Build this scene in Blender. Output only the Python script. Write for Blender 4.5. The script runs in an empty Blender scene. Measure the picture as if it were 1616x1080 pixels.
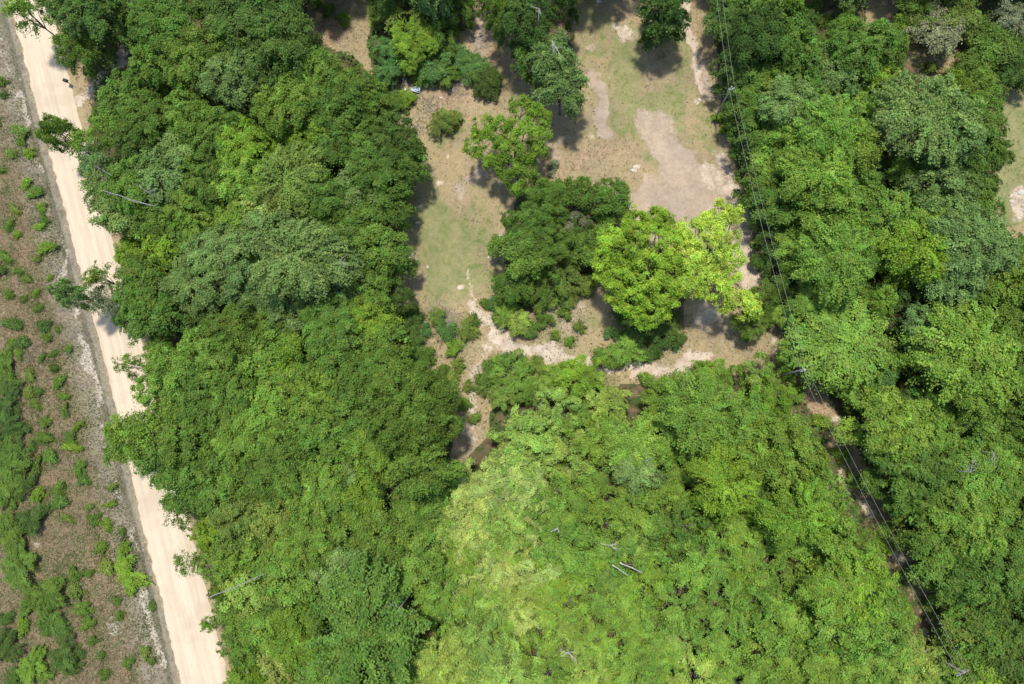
import bpy, math, random
import numpy as np
from mathutils import Vector, Matrix

random.seed(7)
rng = np.random.default_rng(7)
S = bpy.context.scene
COL = S.collection

# ------------------------------------------------------------------ camera
W_PX, H_PX, F_PX = 1616.0, 1080.0, 1078.0
CAM_H = 95.0
TILT = math.atan(165 / F_PX)          # looks a little north of straight down
ROLL = math.atan(44 / F_PX)           # and a little west
cam = bpy.data.objects.new('camera', bpy.data.cameras.new('camera'))
COL.objects.link(cam)
CAM_R = Matrix.Rotation(ROLL, 3, 'Y') @ Matrix.Rotation(TILT, 3, 'X')
cam.matrix_world = Matrix.Translation((0, 0, CAM_H)) @ CAM_R.to_4x4()
cam.data.sensor_width = 36.0
cam.data.lens = 36.0 * F_PX / W_PX
cam.data.clip_start = 0.5
cam.data.clip_end = 3000
S.camera = cam


def ray(px, py):
    return CAM_R @ Vector((px - W_PX / 2, H_PX / 2 - py, -F_PX))


def at(px, py, z=0.0):
    d = ray(px, py)
    t = (z - CAM_H) / d.z
    return Vector((d.x * t, d.y * t, z))


# ------------------------------------------------------------------ light
sun_vec = ray(897, 985).normalized()              # direction the light travels
SUN_EL = math.asin(-sun_vec.z)
sun = bpy.data.objects.new('sun', bpy.data.lights.new('sun', 'SUN'))
COL.objects.link(sun)
sun.rotation_euler = sun_vec.to_track_quat('-Z', 'Y').to_euler()
sun.data.energy = 3.1
sun.data.angle = math.radians(4.0)
sun.data.color = (1.0, 0.965, 0.9)
world = bpy.data.worlds.new('World')
S.world = world
world.use_nodes = True
wn = world.node_tree
wn.nodes.clear()
sky = wn.nodes.new('ShaderNodeTexSky')
sky.sky_type = 'NISHITA'
sky.sun_disc = False
sky.sun_elevation = SUN_EL
sky.sun_rotation = math.atan2(-sun_vec.x, -sun_vec.y)
bg = wn.nodes.new('ShaderNodeBackground')
bg.inputs['Strength'].default_value = 0.15
wo = wn.nodes.new('ShaderNodeOutputWorld')
wn.links.new(sky.outputs[0], bg.inputs[0])
wn.links.new(bg.outputs[0], wo.inputs[0])
S.view_settings.view_transform = 'Standard'
S.view_settings.look = 'None'
S.view_settings.gamma = 1.0
S.view_settings.exposure = 0.54


# ------------------------------------------------------------------ helpers
def tag(o, label=None, cat=None, group=None, kind=None):
    if label: o['label'] = label
    if cat: o['category'] = cat
    if group: o['group'] = group
    if kind: o['kind'] = kind
    return o


def mesh_np(name, verts, faces, mat=None, smooth=False, cols=None):
    """faces: (n,4) or (n,3) int array, or list of lists"""
    me = bpy.data.meshes.new(name)
    verts = np.asarray(verts, dtype=np.float32)
    faces = np.asarray(faces, dtype=np.int32)
    n, k = faces.shape
    me.vertices.add(len(verts)); me.vertices.foreach_set('co', verts.ravel())
    me.loops.add(n * k); me.loops.foreach_set('vertex_index', faces.ravel())
    me.polygons.add(n)
    me.polygons.foreach_set('loop_start', np.arange(0, n * k, k, dtype=np.int32))
    me.polygons.foreach_set('loop_total', np.full(n, k, dtype=np.int32))
    me.update(calc_edges=True)
    if smooth:
        me.polygons.foreach_set('use_smooth', np.ones(n, dtype=bool))
    for nm, c in (cols or {}).items():
        a = me.color_attributes.new(nm, 'FLOAT_COLOR', 'POINT')
        c4 = np.ones((len(verts), 4), dtype=np.float32)
        c4[:, :c.shape[1]] = c
        a.data.foreach_set('color', c4.ravel())
    if mat: me.materials.append(mat)
    return me


def link(name, me, parent=None):
    o = bpy.data.objects.new(name, me)
    COL.objects.link(o)
    if parent: o.parent = parent
    return o


def empty(name, loc):
    o = bpy.data.objects.new(name, None)
    o.empty_display_size = 0.5
    COL.objects.link(o)
    o.location = loc
    return o


class NT:
    """tiny node-material helper"""
    def __init__(s, name, rough=0.9, spec=0.15):
        s.m = bpy.data.materials.new(name); s.m.use_nodes = True
        s.t = s.m.node_tree; s.t.nodes.clear()
        s.out = s.n('ShaderNodeOutputMaterial')
        s.b = s.n('ShaderNodeBsdfPrincipled')
        s.b.inputs['Roughness'].default_value = rough
        s.b.inputs['Specular IOR Level'].default_value = spec
        s.l(s.b.outputs[0], s.out.inputs[0])
        s.co = s.n('ShaderNodeTexCoord').outputs['Object']

    def n(s, t, **k):
        x = s.t.nodes.new(t)
        for a, v in k.items(): setattr(x, a, v)
        return x

    def l(s, a, b): s.t.links.new(a, b)

    def noise(s, scale, detail=4, rough=0.6, vec=None, dist=0.0):
        x = s.n('ShaderNodeTexNoise')
        x.inputs['Scale'].default_value = scale
        x.inputs['Detail'].default_value = detail
        x.inputs['Roughness'].default_value = rough
        x.inputs['Distortion'].default_value = dist
        s.l(vec or s.co, x.inputs['Vector'])
        return x.outputs['Fac']

    def math(s, op, a, b=None, c=None, clamp=False):
        x = s.n('ShaderNodeMath', operation=op, use_clamp=clamp)
        for i, v in enumerate((a, b, c)):
            if v is None: continue
            if isinstance(v, (int, float)): x.inputs[i].default_value = v
            else: s.l(v, x.inputs[i])
        return x.outputs[0]

    def ss(s, v, lo, hi):
        x = s.n('ShaderNodeMapRange', interpolation_type='SMOOTHSTEP')
        x.inputs['From Min'].default_value = lo; x.inputs['From Max'].default_value = hi
        s.l(v, x.inputs['Value'])
        return x.outputs[0]

    def mix(s, f, a, b, mode='MIX'):
        x = s.n('ShaderNodeMix', data_type='RGBA', blend_type=mode)
        if isinstance(f, (int, float)): x.inputs[0].default_value = f
        else: s.l(f, x.inputs[0])
        for sock, v in ((x.inputs[6], a), (x.inputs[7], b)):
            if isinstance(v, tuple): sock.default_value = (*v[:3], 1)
            else: s.l(v, sock)
        return x.outputs[2]

    def bump(s, h, strength, dist):
        x = s.n('ShaderNodeBump')
        x.inputs['Strength'].default_value = strength
        x.inputs['Distance'].default_value = dist
        s.l(h, x.inputs['Height']); s.l(x.outputs[0], s.b.inputs['Normal'])

    def stretch(s, sx, sy, rot, src=None):
        x = s.n('ShaderNodeMapping')
        x.inputs['Scale'].default_value = (sx, sy, 1)
        x.inputs['Rotation'].default_value = (0, 0, rot)
        s.l(src or s.co, x.inputs['Vector'])
        return x.outputs[0]


def seg_dist(P, a, b):
    ab = b - a
    t = np.clip(((P - a) @ ab) / (ab @ ab + 1e-9), 0, 1)
    return np.linalg.norm(P - (a + t[:, None] * ab), axis=1)


def stroke(P, pts, r, soft=0.5, power=1.0):
    """1 inside a brush stroke of photo-traced ground points, fading to 0 at its rim (worked out on the ground plane)"""
    w = [np.array(at(x, y)[:2]) for x, y in pts]
    k = CAM_H / F_PX
    d = seg_dist(P, w[0], w[0] + 1e-4) if len(w) == 1 else np.min([seg_dist(P, w[i], w[i + 1]) for i in range(len(w) - 1)], axis=0)
    rr = r * k * 1.03
    x = np.clip((rr - d) / (rr * soft), 0, 1)
    return (x * x * (3 - 2 * x)) * power


def in_poly(P, poly):
    w = np.array([at(x, y)[:2] for x, y in poly])
    inside = np.zeros(len(P), bool)
    j = len(w) - 1
    for i in range(len(w)):
        xi, yi = w[i]; xj, yj = w[j]
        c = ((yi > P[:, 1]) != (yj > P[:, 1])) & (P[:, 0] < (xj - xi) * (P[:, 1] - yi) / (yj - yi + 1e-12) + xi)
        inside ^= c
        j = i
    return inside


_grids = {}
def vnoise(P, scale, seed=0):
    """smooth value noise, 0..1"""
    if seed not in _grids:
        _grids[seed] = np.random.default_rng(1000 + seed).random((256, 256))
    g = _grids[seed]
    q = P * scale + 77.7
    i = np.floor(q).astype(int); f = q - i; f = f * f * (3 - 2 * f)
    x0, y0 = i[:, 0] % 256, i[:, 1] % 256
    x1, y1 = (x0 + 1) % 256, (y0 + 1) % 256
    return (g[x0, y0] * (1 - f[:, 0]) + g[x1, y0] * f[:, 0]) * (1 - f[:, 1]) + (g[x0, y1] * (1 - f[:, 0]) + g[x1, y1] * f[:, 0]) * f[:, 1]


def fnoise(P, scale, seed=0, octv=4):
    s = 0; a = 0.5; t = 0
    for k in range(octv):
        s = s + a * vnoise(P, scale * 2 ** k, seed + k); t += a; a *= 0.55
    return s / t


# ------------------------------------------------------------------ traced layout
ROAD_L = [(-20, -60), (12, 0), (33, 80), (62, 190), (88, 285), (108, 358), (127, 437), (147, 507), (180, 637), (205, 747), (233, 877), (260, 973), (283, 1080), (300, 1150), (330, 1280)]
ROAD_R = [(55, -60), (78, 0), (100, 80), (132, 207), (155, 290), (175, 360), (192, 423), (227, 543), (245, 627), (277, 750), (303, 830), (322, 907), (345, 1010), (364, 1073), (382, 1150), (412, 1280)]
WOOD_LEFT = [(70, -60), (110, 30), (150, 140), (140, 200), (170, 290), (190, 360), (215, 440), (240, 540), (262, 640), (300, 770), (330, 850), (352, 940), (385, 1040), (420, 1160),
             (760, 1160), (700, 780), (715, 690), (700, 620), (640, 590), (625, 480), (640, 330), (655, 250), (610, 150), (560, 90), (480, 60), (490, -60)]
WOOD_RIGHT = [(1128, -60), (1128, 60), (1140, 150), (1160, 260), (1190, 350), (1225, 440), (1250, 540), (1300, 610), (1345, 690), (1400, 800), (1450, 880), (1500, 970), (1560, 1160),
              (1720, 1160), (1720, 420), (1600, 390), (1560, 330), (1580, 220), (1540, 130), (1440, 100), (1370, 60), (1360, -60)]
THICKET = [(700, 760), (770, 690), (780, 600), (840, 600), (960, 610), (1060, 600), (1180, 600), (1230, 580), (1290, 660), (1340, 770), (1400, 870), (1450, 960), (1520, 1060), (1560, 1160), (700, 1160)]
CENTRE_CLUMP = [(815, 310), (900, 290), (990, 310), (960, 380), (1080, 400), (1080, 520), (990, 520), (960, 420), (880, 470), (830, 500), (790, 480), (800, 380)]
BUSH_TOP = [(590, -60), (740, -60), (745, 40), (700, 60), (680, 130), (590, 130), (580, 70)]
WOOD_NE = [(1400, -60), (1720, -60), (1720, 130), (1600, 140), (1540, 120), (1500, 60), (1430, 60)]
WIRE_CUT = [(1300, 640), (1318, 680), (1340, 745), (1375, 800), (1415, 880), (1440, 930), (1475, 990), (1500, 1050)]


def road_dist(P):
    """signed distance-like value: <0 on the road"""
    L = [np.array(at(*p)[:2]) for p in ROAD_L]; R = [np.array(at(*p)[:2]) for p in ROAD_R]
    C = [(a + b) / 2 for a, b in zip(L, R)]
    d = np.min([seg_dist(P, C[i], C[i + 1]) for i in range(len(C) - 1)], axis=0)
    return d - 3.6


def road_x(y, pts):
    """world x of a road edge at world y"""
    w = sorted([tuple(at(*p)[:2]) for p in pts], key=lambda t: t[1])
    return np.interp(y, [p[1] for p in w], [p[0] for p in w])


def relief(P):
    d = road_dist(P)
    k = np.clip((d - 0.6) / 4, 0, 1)
    z = (fnoise(P, 0.06, 3) - 0.5) * 0.9 + (fnoise(P, 0.7, 9, 3) - 0.5) * 0.14
    z = z * k
    side = P[:, 0] < road_x(P[:, 1], ROAD_L)
    z = z - np.where(side, 0.35, 0.15) * np.exp(-((d - 1.6) / 0.9) ** 2)      # shallow ditch
    z = z + np.where(side, 0.22, 0.06) * np.exp(-((d - 0.35) / 0.3) ** 2) * fnoise(P, 0.4, 21, 3)     # graded windrow
    pr = np.clip((road_dist(P) + 0.5) / 0.4, 0, 1)
    return z * pr - 0.03 * (1 - pr)


def ground_z(x, y):
    return float(relief(np.array([[x, y]]))[0])


# ------------------------------------------------------------------ ground
def build_ground():
    def axis(lo, hi, step, far):
        mid = np.arange(lo, hi + step / 2, step)
        pads = [3, 8, 18, 40, 90, 200, 450, 900]
        return np.concatenate([[lo - p for p in pads[::-1]], mid, [hi + p for p in pads]])
    xs = axis(-84, 82, 0.34, 900); ys = axis(-46, 72, 0.34, 900)
    X, Y = np.meshgrid(xs, ys)
    P = np.stack([X.ravel(), Y.ravel()], 1)
    Z = relief(P)
    nx, ny = len(xs), len(ys)
    idx = np.arange(nx * ny).reshape(ny, nx)
    F = np.stack([idx[:-1, :-1].ravel(), idx[:-1, 1:].ravel(), idx[1:, 1:].ravel(), idx[1:, :-1].ravel()], 1)
    mx = lambda *a: np.clip(np.maximum.reduce(a), 0, 1)
    PW = P + np.stack([fnoise(P, .3, 140, 5) - .5, fnoise(P, .3, 150, 5) - .5], 1) * 3.6     # ragged, wandering edges
    s = lambda pts, r, soft=0.6, power=1.0: stroke(PW, pts, r, soft, power)
    wood = mx(*[in_poly(P, p).astype(float) for p in (WOOD_LEFT, WOOD_RIGHT, THICKET, CENTRE_CLUMP, BUSH_TOP, WOOD_NE)],
              s([(860, 60)], 70), s([(835, 250)], 55, 1, .5), s([(1045, 70)], 50, 1, .5), s([(1200, 500)], 45, 1, .8), s([(650, 540), (655, 590)], 40, 1, .7), s([(800, 600)], 45))
    out = ((P[:, 1] > at(800, -60)[1]) | (P[:, 1] < at(800, 1150)[1]) | (P[:, 0] > at(1700, 500)[0])) & (P[:, 0] > road_x(P[:, 1], ROAD_R) + 2)
    wood = np.where(out, 1.0, wood)
    # a loose blur of the wood edge so litter fades out into the clearing
    grass = mx(s([(690, 350), (700, 440)], 55, .8), s([(740, 370), (745, 440)], 50, .9), s([(770, 330)], 40, 1, .6), s([(700, 480), (740, 470)], 30, 1, .5),
               s([(985, 60), (990, 150)], 42, .9), s([(1000, 180), (1060, 160)], 38, .9), s([(960, 30)], 30, 1, .8), s([(925, 10)], 20, 1, .6), s([(1070, 60), (1080, 140)], 35, 1, .6),
               s([(1000, 205)], 30, .9), s([(1065, 175), (1070, 195)], 25, 1, .7), s([(1110, 220), (1120, 240)], 25, 1, .7), s([(1020, 250), (1040, 260)], 22, 1, .6),
               s([(850, 170), (860, 200)], 30, 1, .6), s([(690, 240), (680, 280)], 25, 1, .3), s([(740, 690), (745, 620)], 18, 1, .7), s([(930, 500), (880, 520)], 35, 1, .5),
               s([(1600, 180), (1600, 330)], 50, .8, 1), s([(1210, 540)], 25, 1, .5), s([(1300, 20)], 25, 1, .4), s([(1440, 90), (1455, 110)], 25, 1, .8), s([(1310, 665), (1350, 780), (1420, 880), (1460, 960)], 26, 1, .65),
               s([(500, 15)], 45, 1, .5), s([(620, 150)], 30, 1, .8), s([(690, 505), (735, 530)], 35, 1, .7), s([(1100, 25)], 15, 1, .4))
    grass = mx(grass, s([(670, 320), (690, 400), (690, 470)], 70, 1, .55), s([(760, 330), (770, 440)], 50, 1, .5), s([(700, 220), (720, 200)], 50, 1, .42), s([(930, 30), (980, 200), (1060, 230)], 70, 1, .5), s([(900, 480), (870, 540)], 60, 1, .5),
               s([(1120, 200), (1090, 100)], 40, 1, .4), s([(800, 130), (900, 230)], 40, 1, .4), s([(870, 620), (960, 610)], 30, 1, .6))
    sand = mx(s([(1130, 250), (1150, 330), (1150, 400), (1180, 440)], 22, 1, .7), s([(1110, 265), (1125, 300)], 20, 1, .6), s([(1115, 495)], 40, .9, .8), s([(1160, 300), (1180, 420), (1200, 440)], 16, .9, .9),
              s([(750, 490), (800, 540), (860, 560), (950, 583), (1060, 578), (1110, 572)], 15, .8, .95), s([(800, 545), (880, 562)], 25, .9, .6), s([(1000, 585), (1090, 575)], 20, .9, .9),
              s([(755, 700), (745, 650), (752, 590), (775, 550)], 16, 1, .6), s([(1085, 0), (1092, 60), (1100, 110), (1112, 140)], 9, .8, 1), s([(975, 40), (990, 60)], 16, 1, .6),
              s([(745, 430), (755, 470), (765, 500)], 7, 1, .6), s([(735, 455)], 7, .7, .9), s([(656, 400)], 3.5, .5), s([(675, 422)], 4, .5), s([(666, 355)], 4, .4), s([(710, 248)], 4, .5), s([(670, 278)], 6, .7, .8),
              s([(665, 330)], 8, .8, .8), s([(692, 295)], 12, .8, .7), s([(930, 215)], 12, 1, .6), s([(998, 268)], 5, .5), s([(945, 3)], 8, .6), s([(1104, 155)], 6, .6),
              s([(195, 70), (190, 100), (160, 130), (130, 160)], 20, 1, .95), s([(1478, 105)], 12, 1, .8), s([(1612, 300), (1604, 340)], 20, 1, .7), s([(1300, 25)], 20, 1, .6), s([(1390, 8)], 14, 1, .5),
              s([(1315, 660)], 14, .8, .9), s([(1330, 745), (1345, 770)], 10, .8, .7), s([(1365, 800), (1372, 812)], 12, .8, .9), s([(1410, 870), (1430, 885)], 14, .8, 1), s([(1465, 995)], 12, .8, .9), s([(1215, 530), (1225, 560)], 14, 1, .5),
              # patches along the ditch by the road
              s([(25, 150), (40, 190)], 9, .9, .9), s([(55, 245), (60, 265)], 8, .9, .8), s([(48, 330)], 12, 1, .5), s([(128, 530), (145, 590), (160, 635)], 8, .9, 1), s([(165, 680)], 8, .9, .8),
              s([(183, 765), (190, 785)], 7, .9, .9), s([(205, 830), (218, 870)], 6, .9, .7), s([(228, 935), (240, 985), (255, 1045)], 9, .9, 1), s([(178, 985)], 32, 1, .55), s([(100, 475)], 14, 1, .4),
              s([(95, 380), (105, 450), (120, 500)], 6, .9, .7), s([(62, 765), (55, 790)], 8, 1, .5), s([(60, 860)], 10, 1, .5), s([(10, 150), (30, 120)], 9, 1, .4), s([(5, 60), (12, 110)], 8, 1, .5))
    pink = mx(s([(1035, 205), (1075, 270), (1090, 330)], 45, .7), s([(1030, 310), (1045, 370)], 48, .6, 1), s([(1085, 290), (1110, 370)], 55, .6, 1), s([(1130, 290), (1150, 400)], 32, .7, 1), s([(1130, 360), (1185, 450)], 22, .8, .8),
              s([(940, 115), (950, 165), (957, 210)], 15, .6), s([(930, 70)], 14, 1, .8), s([(895, 45)], 16, 1, .7), s([(740, 290), (760, 275)], 16, .7), s([(725, 305)], 12, .7, .8), s([(995, 60)], 25, 1, .7),
              s([(1105, 90), (1125, 150)], 22, .9, .7), s([(890, 225), (870, 240)], 24, 1, .6), s([(770, 5), (760, 60), (740, 110)], 25, .9, .8), s([(1095, 505), (1160, 530)], 40, 1, .6),
              s([(780, 555), (740, 650), (745, 715)], 26, 1, .5), s([(905, 480), (900, 520)], 40, 1, .6), s([(1385, 155)], 16, 1, 1), s([(1475, 100), (1485, 85)], 18, 1, .8), s([(790, 360), (785, 400)], 12, 1, .6),
              s([(560, 735), (610, 765), (625, 790)], 20, 1, .8), s([(545, 725)], 15, 1, .9), s([(700, 880)], 18, 1, .9))
    rust = mx(s([(725, 155), (790, 60), (800, 130)], 26, 1, .7), s([(900, 250), (860, 260), (1000, 230)], 40, 1, .6), s([(735, 160), (690, 150)], 22, 1, .7), s([(625, 520), (630, 600)], 12, 1, .7), s([(1020, 180), (960, 240)], 40, 1, .5),
              s([(500, 20), (520, 60)], 40, 1, .8), s([(575, 110), (600, 165)], 15, 1, .7), s([(1130, 60), (1150, 200)], 18, 1, .8), s([(1310, 650), (1345, 745), (1380, 810), (1440, 920)], 20, .9, .7), s([(1270, 620), (1290, 640)], 22, 1, 1),
              s([(930, 20), (1100, 40), (1090, 130)], 26, 1, .5), s([(725, 700), (730, 650)], 14, 1, .6))
    scrub = (P[:, 0] < road_x(P[:, 1], ROAD_L)).astype(float)
    grad = np.clip((P[:, 0] - road_x(P[:, 1], ROAD_L) + 6.5) / 3, 0, 1) * scrub       # grey verge
    mow = np.clip(road_dist(P), 0, 99)
    me = mesh_np('ground', np.stack([P[:, 0], P[:, 1], Z], 1), F, None, True,
                 {'mask_a': np.stack([grass, sand, pink], 1), 'mask_b': np.stack([wood, rust, scrub], 1), 'mask_c': np.stack([grad, np.exp(-((mow - .9) / .7) ** 2) * scrub, mow * 0], 1)})
    g = NT('ground_soil_and_grass', 0.95, 0.05)
    a = g.n('ShaderNodeAttribute', attribute_name='mask_a'); b = g.n('ShaderNodeAttribute', attribute_name='mask_b'); c = g.n('ShaderNodeAttribute', attribute_name='mask_c')
    sa = g.n('ShaderNodeSeparateColor'); g.l(a.outputs['Color'], sa.inputs[0])
    sb = g.n('ShaderNodeSeparateColor'); g.l(b.outputs['Color'], sb.inputs[0])
    sc = g.n('ShaderNodeSeparateColor'); g.l(c.outputs['Color'], sc.inputs[0])
    n_big = g.noise(0.16, 6, .6); n_mid = g.noise(0.9, 7, .7, dist=.4); n_f = g.noise(5.0, 6, .75); n_ff = g.noise(16, 3, .7)
    n_m2 = g.noise(0.55, 8, .72, vec=g.stretch(1, 1, 1.1), dist=.6)
    straw_n = g.noise(3.0, 5, .75, vec=g.stretch(1, 3.2, .5), dist=1.2)
    straw_n2 = g.noise(3.0, 5, .75, vec=g.stretch(3.4, 1, -.5), dist=1.2)
    st = g.math('MAXIMUM', straw_n, straw_n2)
    n_g = g.noise(1.9, 5, .78, dist=.8)
    n_all = g.math('ADD', g.math('MULTIPLY', n_m2, .55), g.math('MULTIPLY', n_g, .45))
    def masked(m, nz, k=1.3, lo=.35, hi=.6):
        v = g.math('ADD', m, g.math('MULTIPLY', g.math('SUBTRACT', n_all, .5), k * 2.6))
        lo -= .08; hi += .08
        v = g.ss(v, lo, hi)
        return g.math('MULTIPLY', v, g.ss(m, .02, .2))
    base = g.mix(g.ss(n_all, .36, .62), (.235, .178, .092), (.365, .285, .155))
    base = g.mix(g.ss(n_big, .45, .65), base, (.335, .25, .135))
    base = g.mix(g.math('MULTIPLY', g.ss(st, .5, .72), .7), base, (.46, .37, .25))
    base = g.mix(g.math('MULTIPLY', g.ss(n_m2, .5, .68), .55), base, (.2, .19, .08))
    # scrubland west of the road: rusty brown dead grass with grey and green mottling
    scr = g.mix(g.ss(n_all, .38, .6), (.105, .08, .042), (.255, .185, .108))
    scr = g.mix(g.math('MULTIPLY', g.ss(n_big, .44, .6), .7), scr, (.21, .14, .085))
    scr = g.mix(g.math('MULTIPLY', g.ss(n_m2, .46, .62), .75), scr, (.085, .105, .035))
    scr = g.mix(g.math('MULTIPLY', g.ss(st, .54, .72), .65), scr, (.29, .24, .16))
    verge = g.mix(g.ss(n_all, .38, .62), (.15, .128, .09), (.33, .285, .215))
    verge = g.mix(g.math('MULTIPLY', g.ss(n_m2, .5, .62), .7), verge, (.17, .17, .085))
    scr = g.mix(sc.outputs[0], scr, verge)
    vl = g.math('MULTIPLY', g.ss(g.math('ADD', sc.outputs[1], g.math('MULTIPLY', g.math('SUBTRACT', n_all, .5), .7)), .35, .75), .8)
    scr = g.mix(vl, scr, (.14, .13, .085))
    base = g.mix(sb.outputs[2], base, scr)
    base = g.mix(g.math('MULTIPLY', g.ss(n_g, .48, .34), .6), base, (.15, .125, .06))
    base = g.mix(g.math('MULTIPLY', g.ss(g.noise(2.6, 4, .8, vec=g.stretch(1, 1.6, 2.0), dist=1.5), .54, .66), .6), base, (.5, .41, .29))
    rust_c = g.mix(g.ss(n_g, .36, .62), (.24, .145, .085), (.43, .30, .19))
    base = g.mix(masked(sb.outputs[1], n_mid, 1.5, .35, .75), base, rust_c)
    grass_c = g.mix(g.ss(n_f, .35, .65), (.2, .205, .08), (.3, .28, .135))
    grass_c = g.mix(g.ss(n_m2, .42, .66), grass_c, (.15, .185, .055))
    base = g.mix(g.math('MULTIPLY', masked(sa.outputs[0], n_m2, 1.3, .2, .75), .9), base, grass_c)
    pink_c = g.mix(g.ss(n_all, .38, .62), (.335, .258, .18), (.455, .36, .26))
    pink_c = g.mix(g.math('MULTIPLY', g.ss(n_ff, .5, .7), .45), pink_c, (.24, .18, .14))
    base = g.mix(masked(sa.outputs[2], n_mid, 1.0, .35, .65), base, pink_c)
    sand_c = g.mix(g.ss(n_mid, .35, .65), (.44, .345, .25), (.58, .48, .365))
    sand_w = g.mix(g.ss(n_g, .35, .65), (.3, .26, .2), (.52, .46, .37))
    sand_c = g.mix(sb.outputs[2], sand_c, sand_w)
    base = g.mix(masked(sa.outputs[1], n_m2, 1.2, .35, .62), base, sand_c)
    lit = g.mix(g.ss(n_mid, .35, .65), (.1, .07, .04), (.19, .13, .08))
    lit = g.mix(g.ss(n_m2, .42, .58), lit, (.06, .085, .025))
    w = g.math('MULTIPLY', masked(sb.outputs[0], n_mid, .8, .35, .65), g.math('SUBTRACT', 1.0, g.math('MULTIPLY', masked(sa.outputs[2], n_mid, 1, .35, .65), .8)))
    w = g.math('MULTIPLY', w, g.math('SUBTRACT', 1.0, masked(sa.outputs[1], n_mid, 1, .35, .65)))
    base = g.mix(w, base, lit)
    # pale crumbs, stones and fallen leaves; dark specks
    base = g.mix(g.math('MULTIPLY', g.ss(n_ff, .62, .7), .4), base, (.5, .44, .34))
    base = g.mix(g.math('MULTIPLY', g.ss(n_f, .36, .28), .4), base, (.09, .07, .04))
    base = g.mix(1.0, base, g.mix(g.ss(n_big, .35, .65), (.93, .93, .95), (1.07, 1.06, 1.03)), 'MULTIPLY')
    g.l(base, g.b.inputs['Base Color'])
    g.bump(g.math('ADD', n_f, g.math('MULTIPLY', n_ff, .5)), .7, .12)
    me.materials.append(g.m)
    tag(link('ground', me), kind='structure')


build_ground()


def build_road():
    L = [np.array(at(*p)[:2]) for p in ROAD_L]; R = [np.array(at(*p)[:2]) for p in ROAD_R]
    def densify(A):
        A = np.array(A); t = np.arange(len(A)); T = np.linspace(0, len(A) - 1, 420)
        Q = np.stack([np.interp(T, t, A[:, k]) for k in (0, 1)], 1)
        for _ in range(3):      # smooth the traced corners
            Q[1:-1] = (Q[:-2] + Q[1:-1] * 2 + Q[2:]) / 4
        k = np.ones(31) / 31
        Qs = np.stack([np.convolve(np.pad(Q[:, j], 15, mode='edge'), k, 'valid') for j in (0, 1)], 1)
        w = np.clip(np.minimum(np.arange(420), 419 - np.arange(420)) / 20, 0, 1)[:, None]
        return Q * (1 - w) + Qs * w
    L = densify(L); R = densify(R)
    d0, d1 = (L[0] - L[3]), (L[-1] - L[-4])
    d0 = d0 / np.linalg.norm(d0); d1 = d1 / np.linalg.norm(d1)
    L = np.vstack([L[0] + d0 * 300, L, L[-1] + d1 * 300]); R = np.vstack([R[0] + d0 * 300, R, R[-1] + d1 * 300])
    n = len(L); m = 17
    jl = (fnoise(L, .9, 31, 5) - .5) * 1.1; jr = (fnoise(R, .9, 41, 5) - .5) * 1.3
    V = []; UV = []
    for i in range(n):
        across = (R[i] - L[i]); wd = np.linalg.norm(across); across = across / wd
        a = L[i]; b = R[i]
        for j in range(m):
            u = j / (m - 1)
            p = a + (b - a) * u + across * (jl[i] * max(0, 1 - u * 7) + jr[i] * max(0, 1 - (1 - u) * 7))
            z = 0.012 + 0.09 * math.sin(math.pi * u) - (0.08 if j in (0, m - 1) else 0)
            z += 0.012 * math.sin(u * 19) 
            V.append((p[0], p[1], z)); UV.append((u, i * 0.36, 0))
    V = np.array(V); UV = np.array(UV)
    idx = np.arange(n * m).reshape(n, m)
    F = np.stack([idx[:-1, :-1].ravel(), idx[1:, :-1].ravel(), idx[1:, 1:].ravel(), idx[:-1, 1:].ravel()], 1)
    g = NT('graded_sand_road', 0.9, 0.05)
    at_ = g.n('ShaderNodeAttribute', attribute_name='along')
    v = at_.outputs['Vector']
    def mp(sx, sy):
        x = g.n('ShaderNodeMapping'); x.inputs['Scale'].default_value = (sx, sy, 1); g.l(v, x.inputs[0]); return x.outputs[0]
    tracks = g.noise(1.0, 4, .6, vec=mp(9, .05)); tracks2 = g.noise(1.0, 5, .7, vec=mp(22, .09)); blot = g.noise(.5, 6, .65); fine = g.noise(7, 4, .7)
    c = g.mix(g.ss(tracks, .35, .65), (.515, .41, .285), (.60, .49, .35))
    c = g.mix(g.math('MULTIPLY', g.ss(tracks2, .45, .7), .4), c, (.66, .555, .41))
    c = g.mix(g.math('MULTIPLY', g.ss(blot, .52, .68), .35), c, (.46, .36, .26))
    c = g.mix(g.math('MULTIPLY', g.ss(fine, .58, .72), .25), c, (.48, .37, .27))
    c = g.mix(g.math('MULTIPLY', g.ss(g.noise(.16, 5, .6), .5, .66), .5), c, (.45, .35, .245))
    sx = g.n('ShaderNodeSeparateXYZ'); g.l(v, sx.inputs[0])
    edge = g.math('ABSOLUTE', g.math('SUBTRACT', sx.outputs[0], .5))
    edge = g.math('ADD', edge, g.math('MULTIPLY', g.math('SUBTRACT', fine, .5), .16))
    c = g.mix(g.math('MULTIPLY', g.ss(edge, .42, .53), .6), c, (.36, .3, .22))
    g.l(c, g.b.inputs['Base Color'])
    g.bump(g.math('ADD', fine, g.math('MULTIPLY', tracks2, 1.2)), .5, .04)
    me = mesh_np('dirt_road', V, F, g.m, True, {'along': UV})
    tag(link('dirt_road', me), kind='structure')


build_road()

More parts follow.
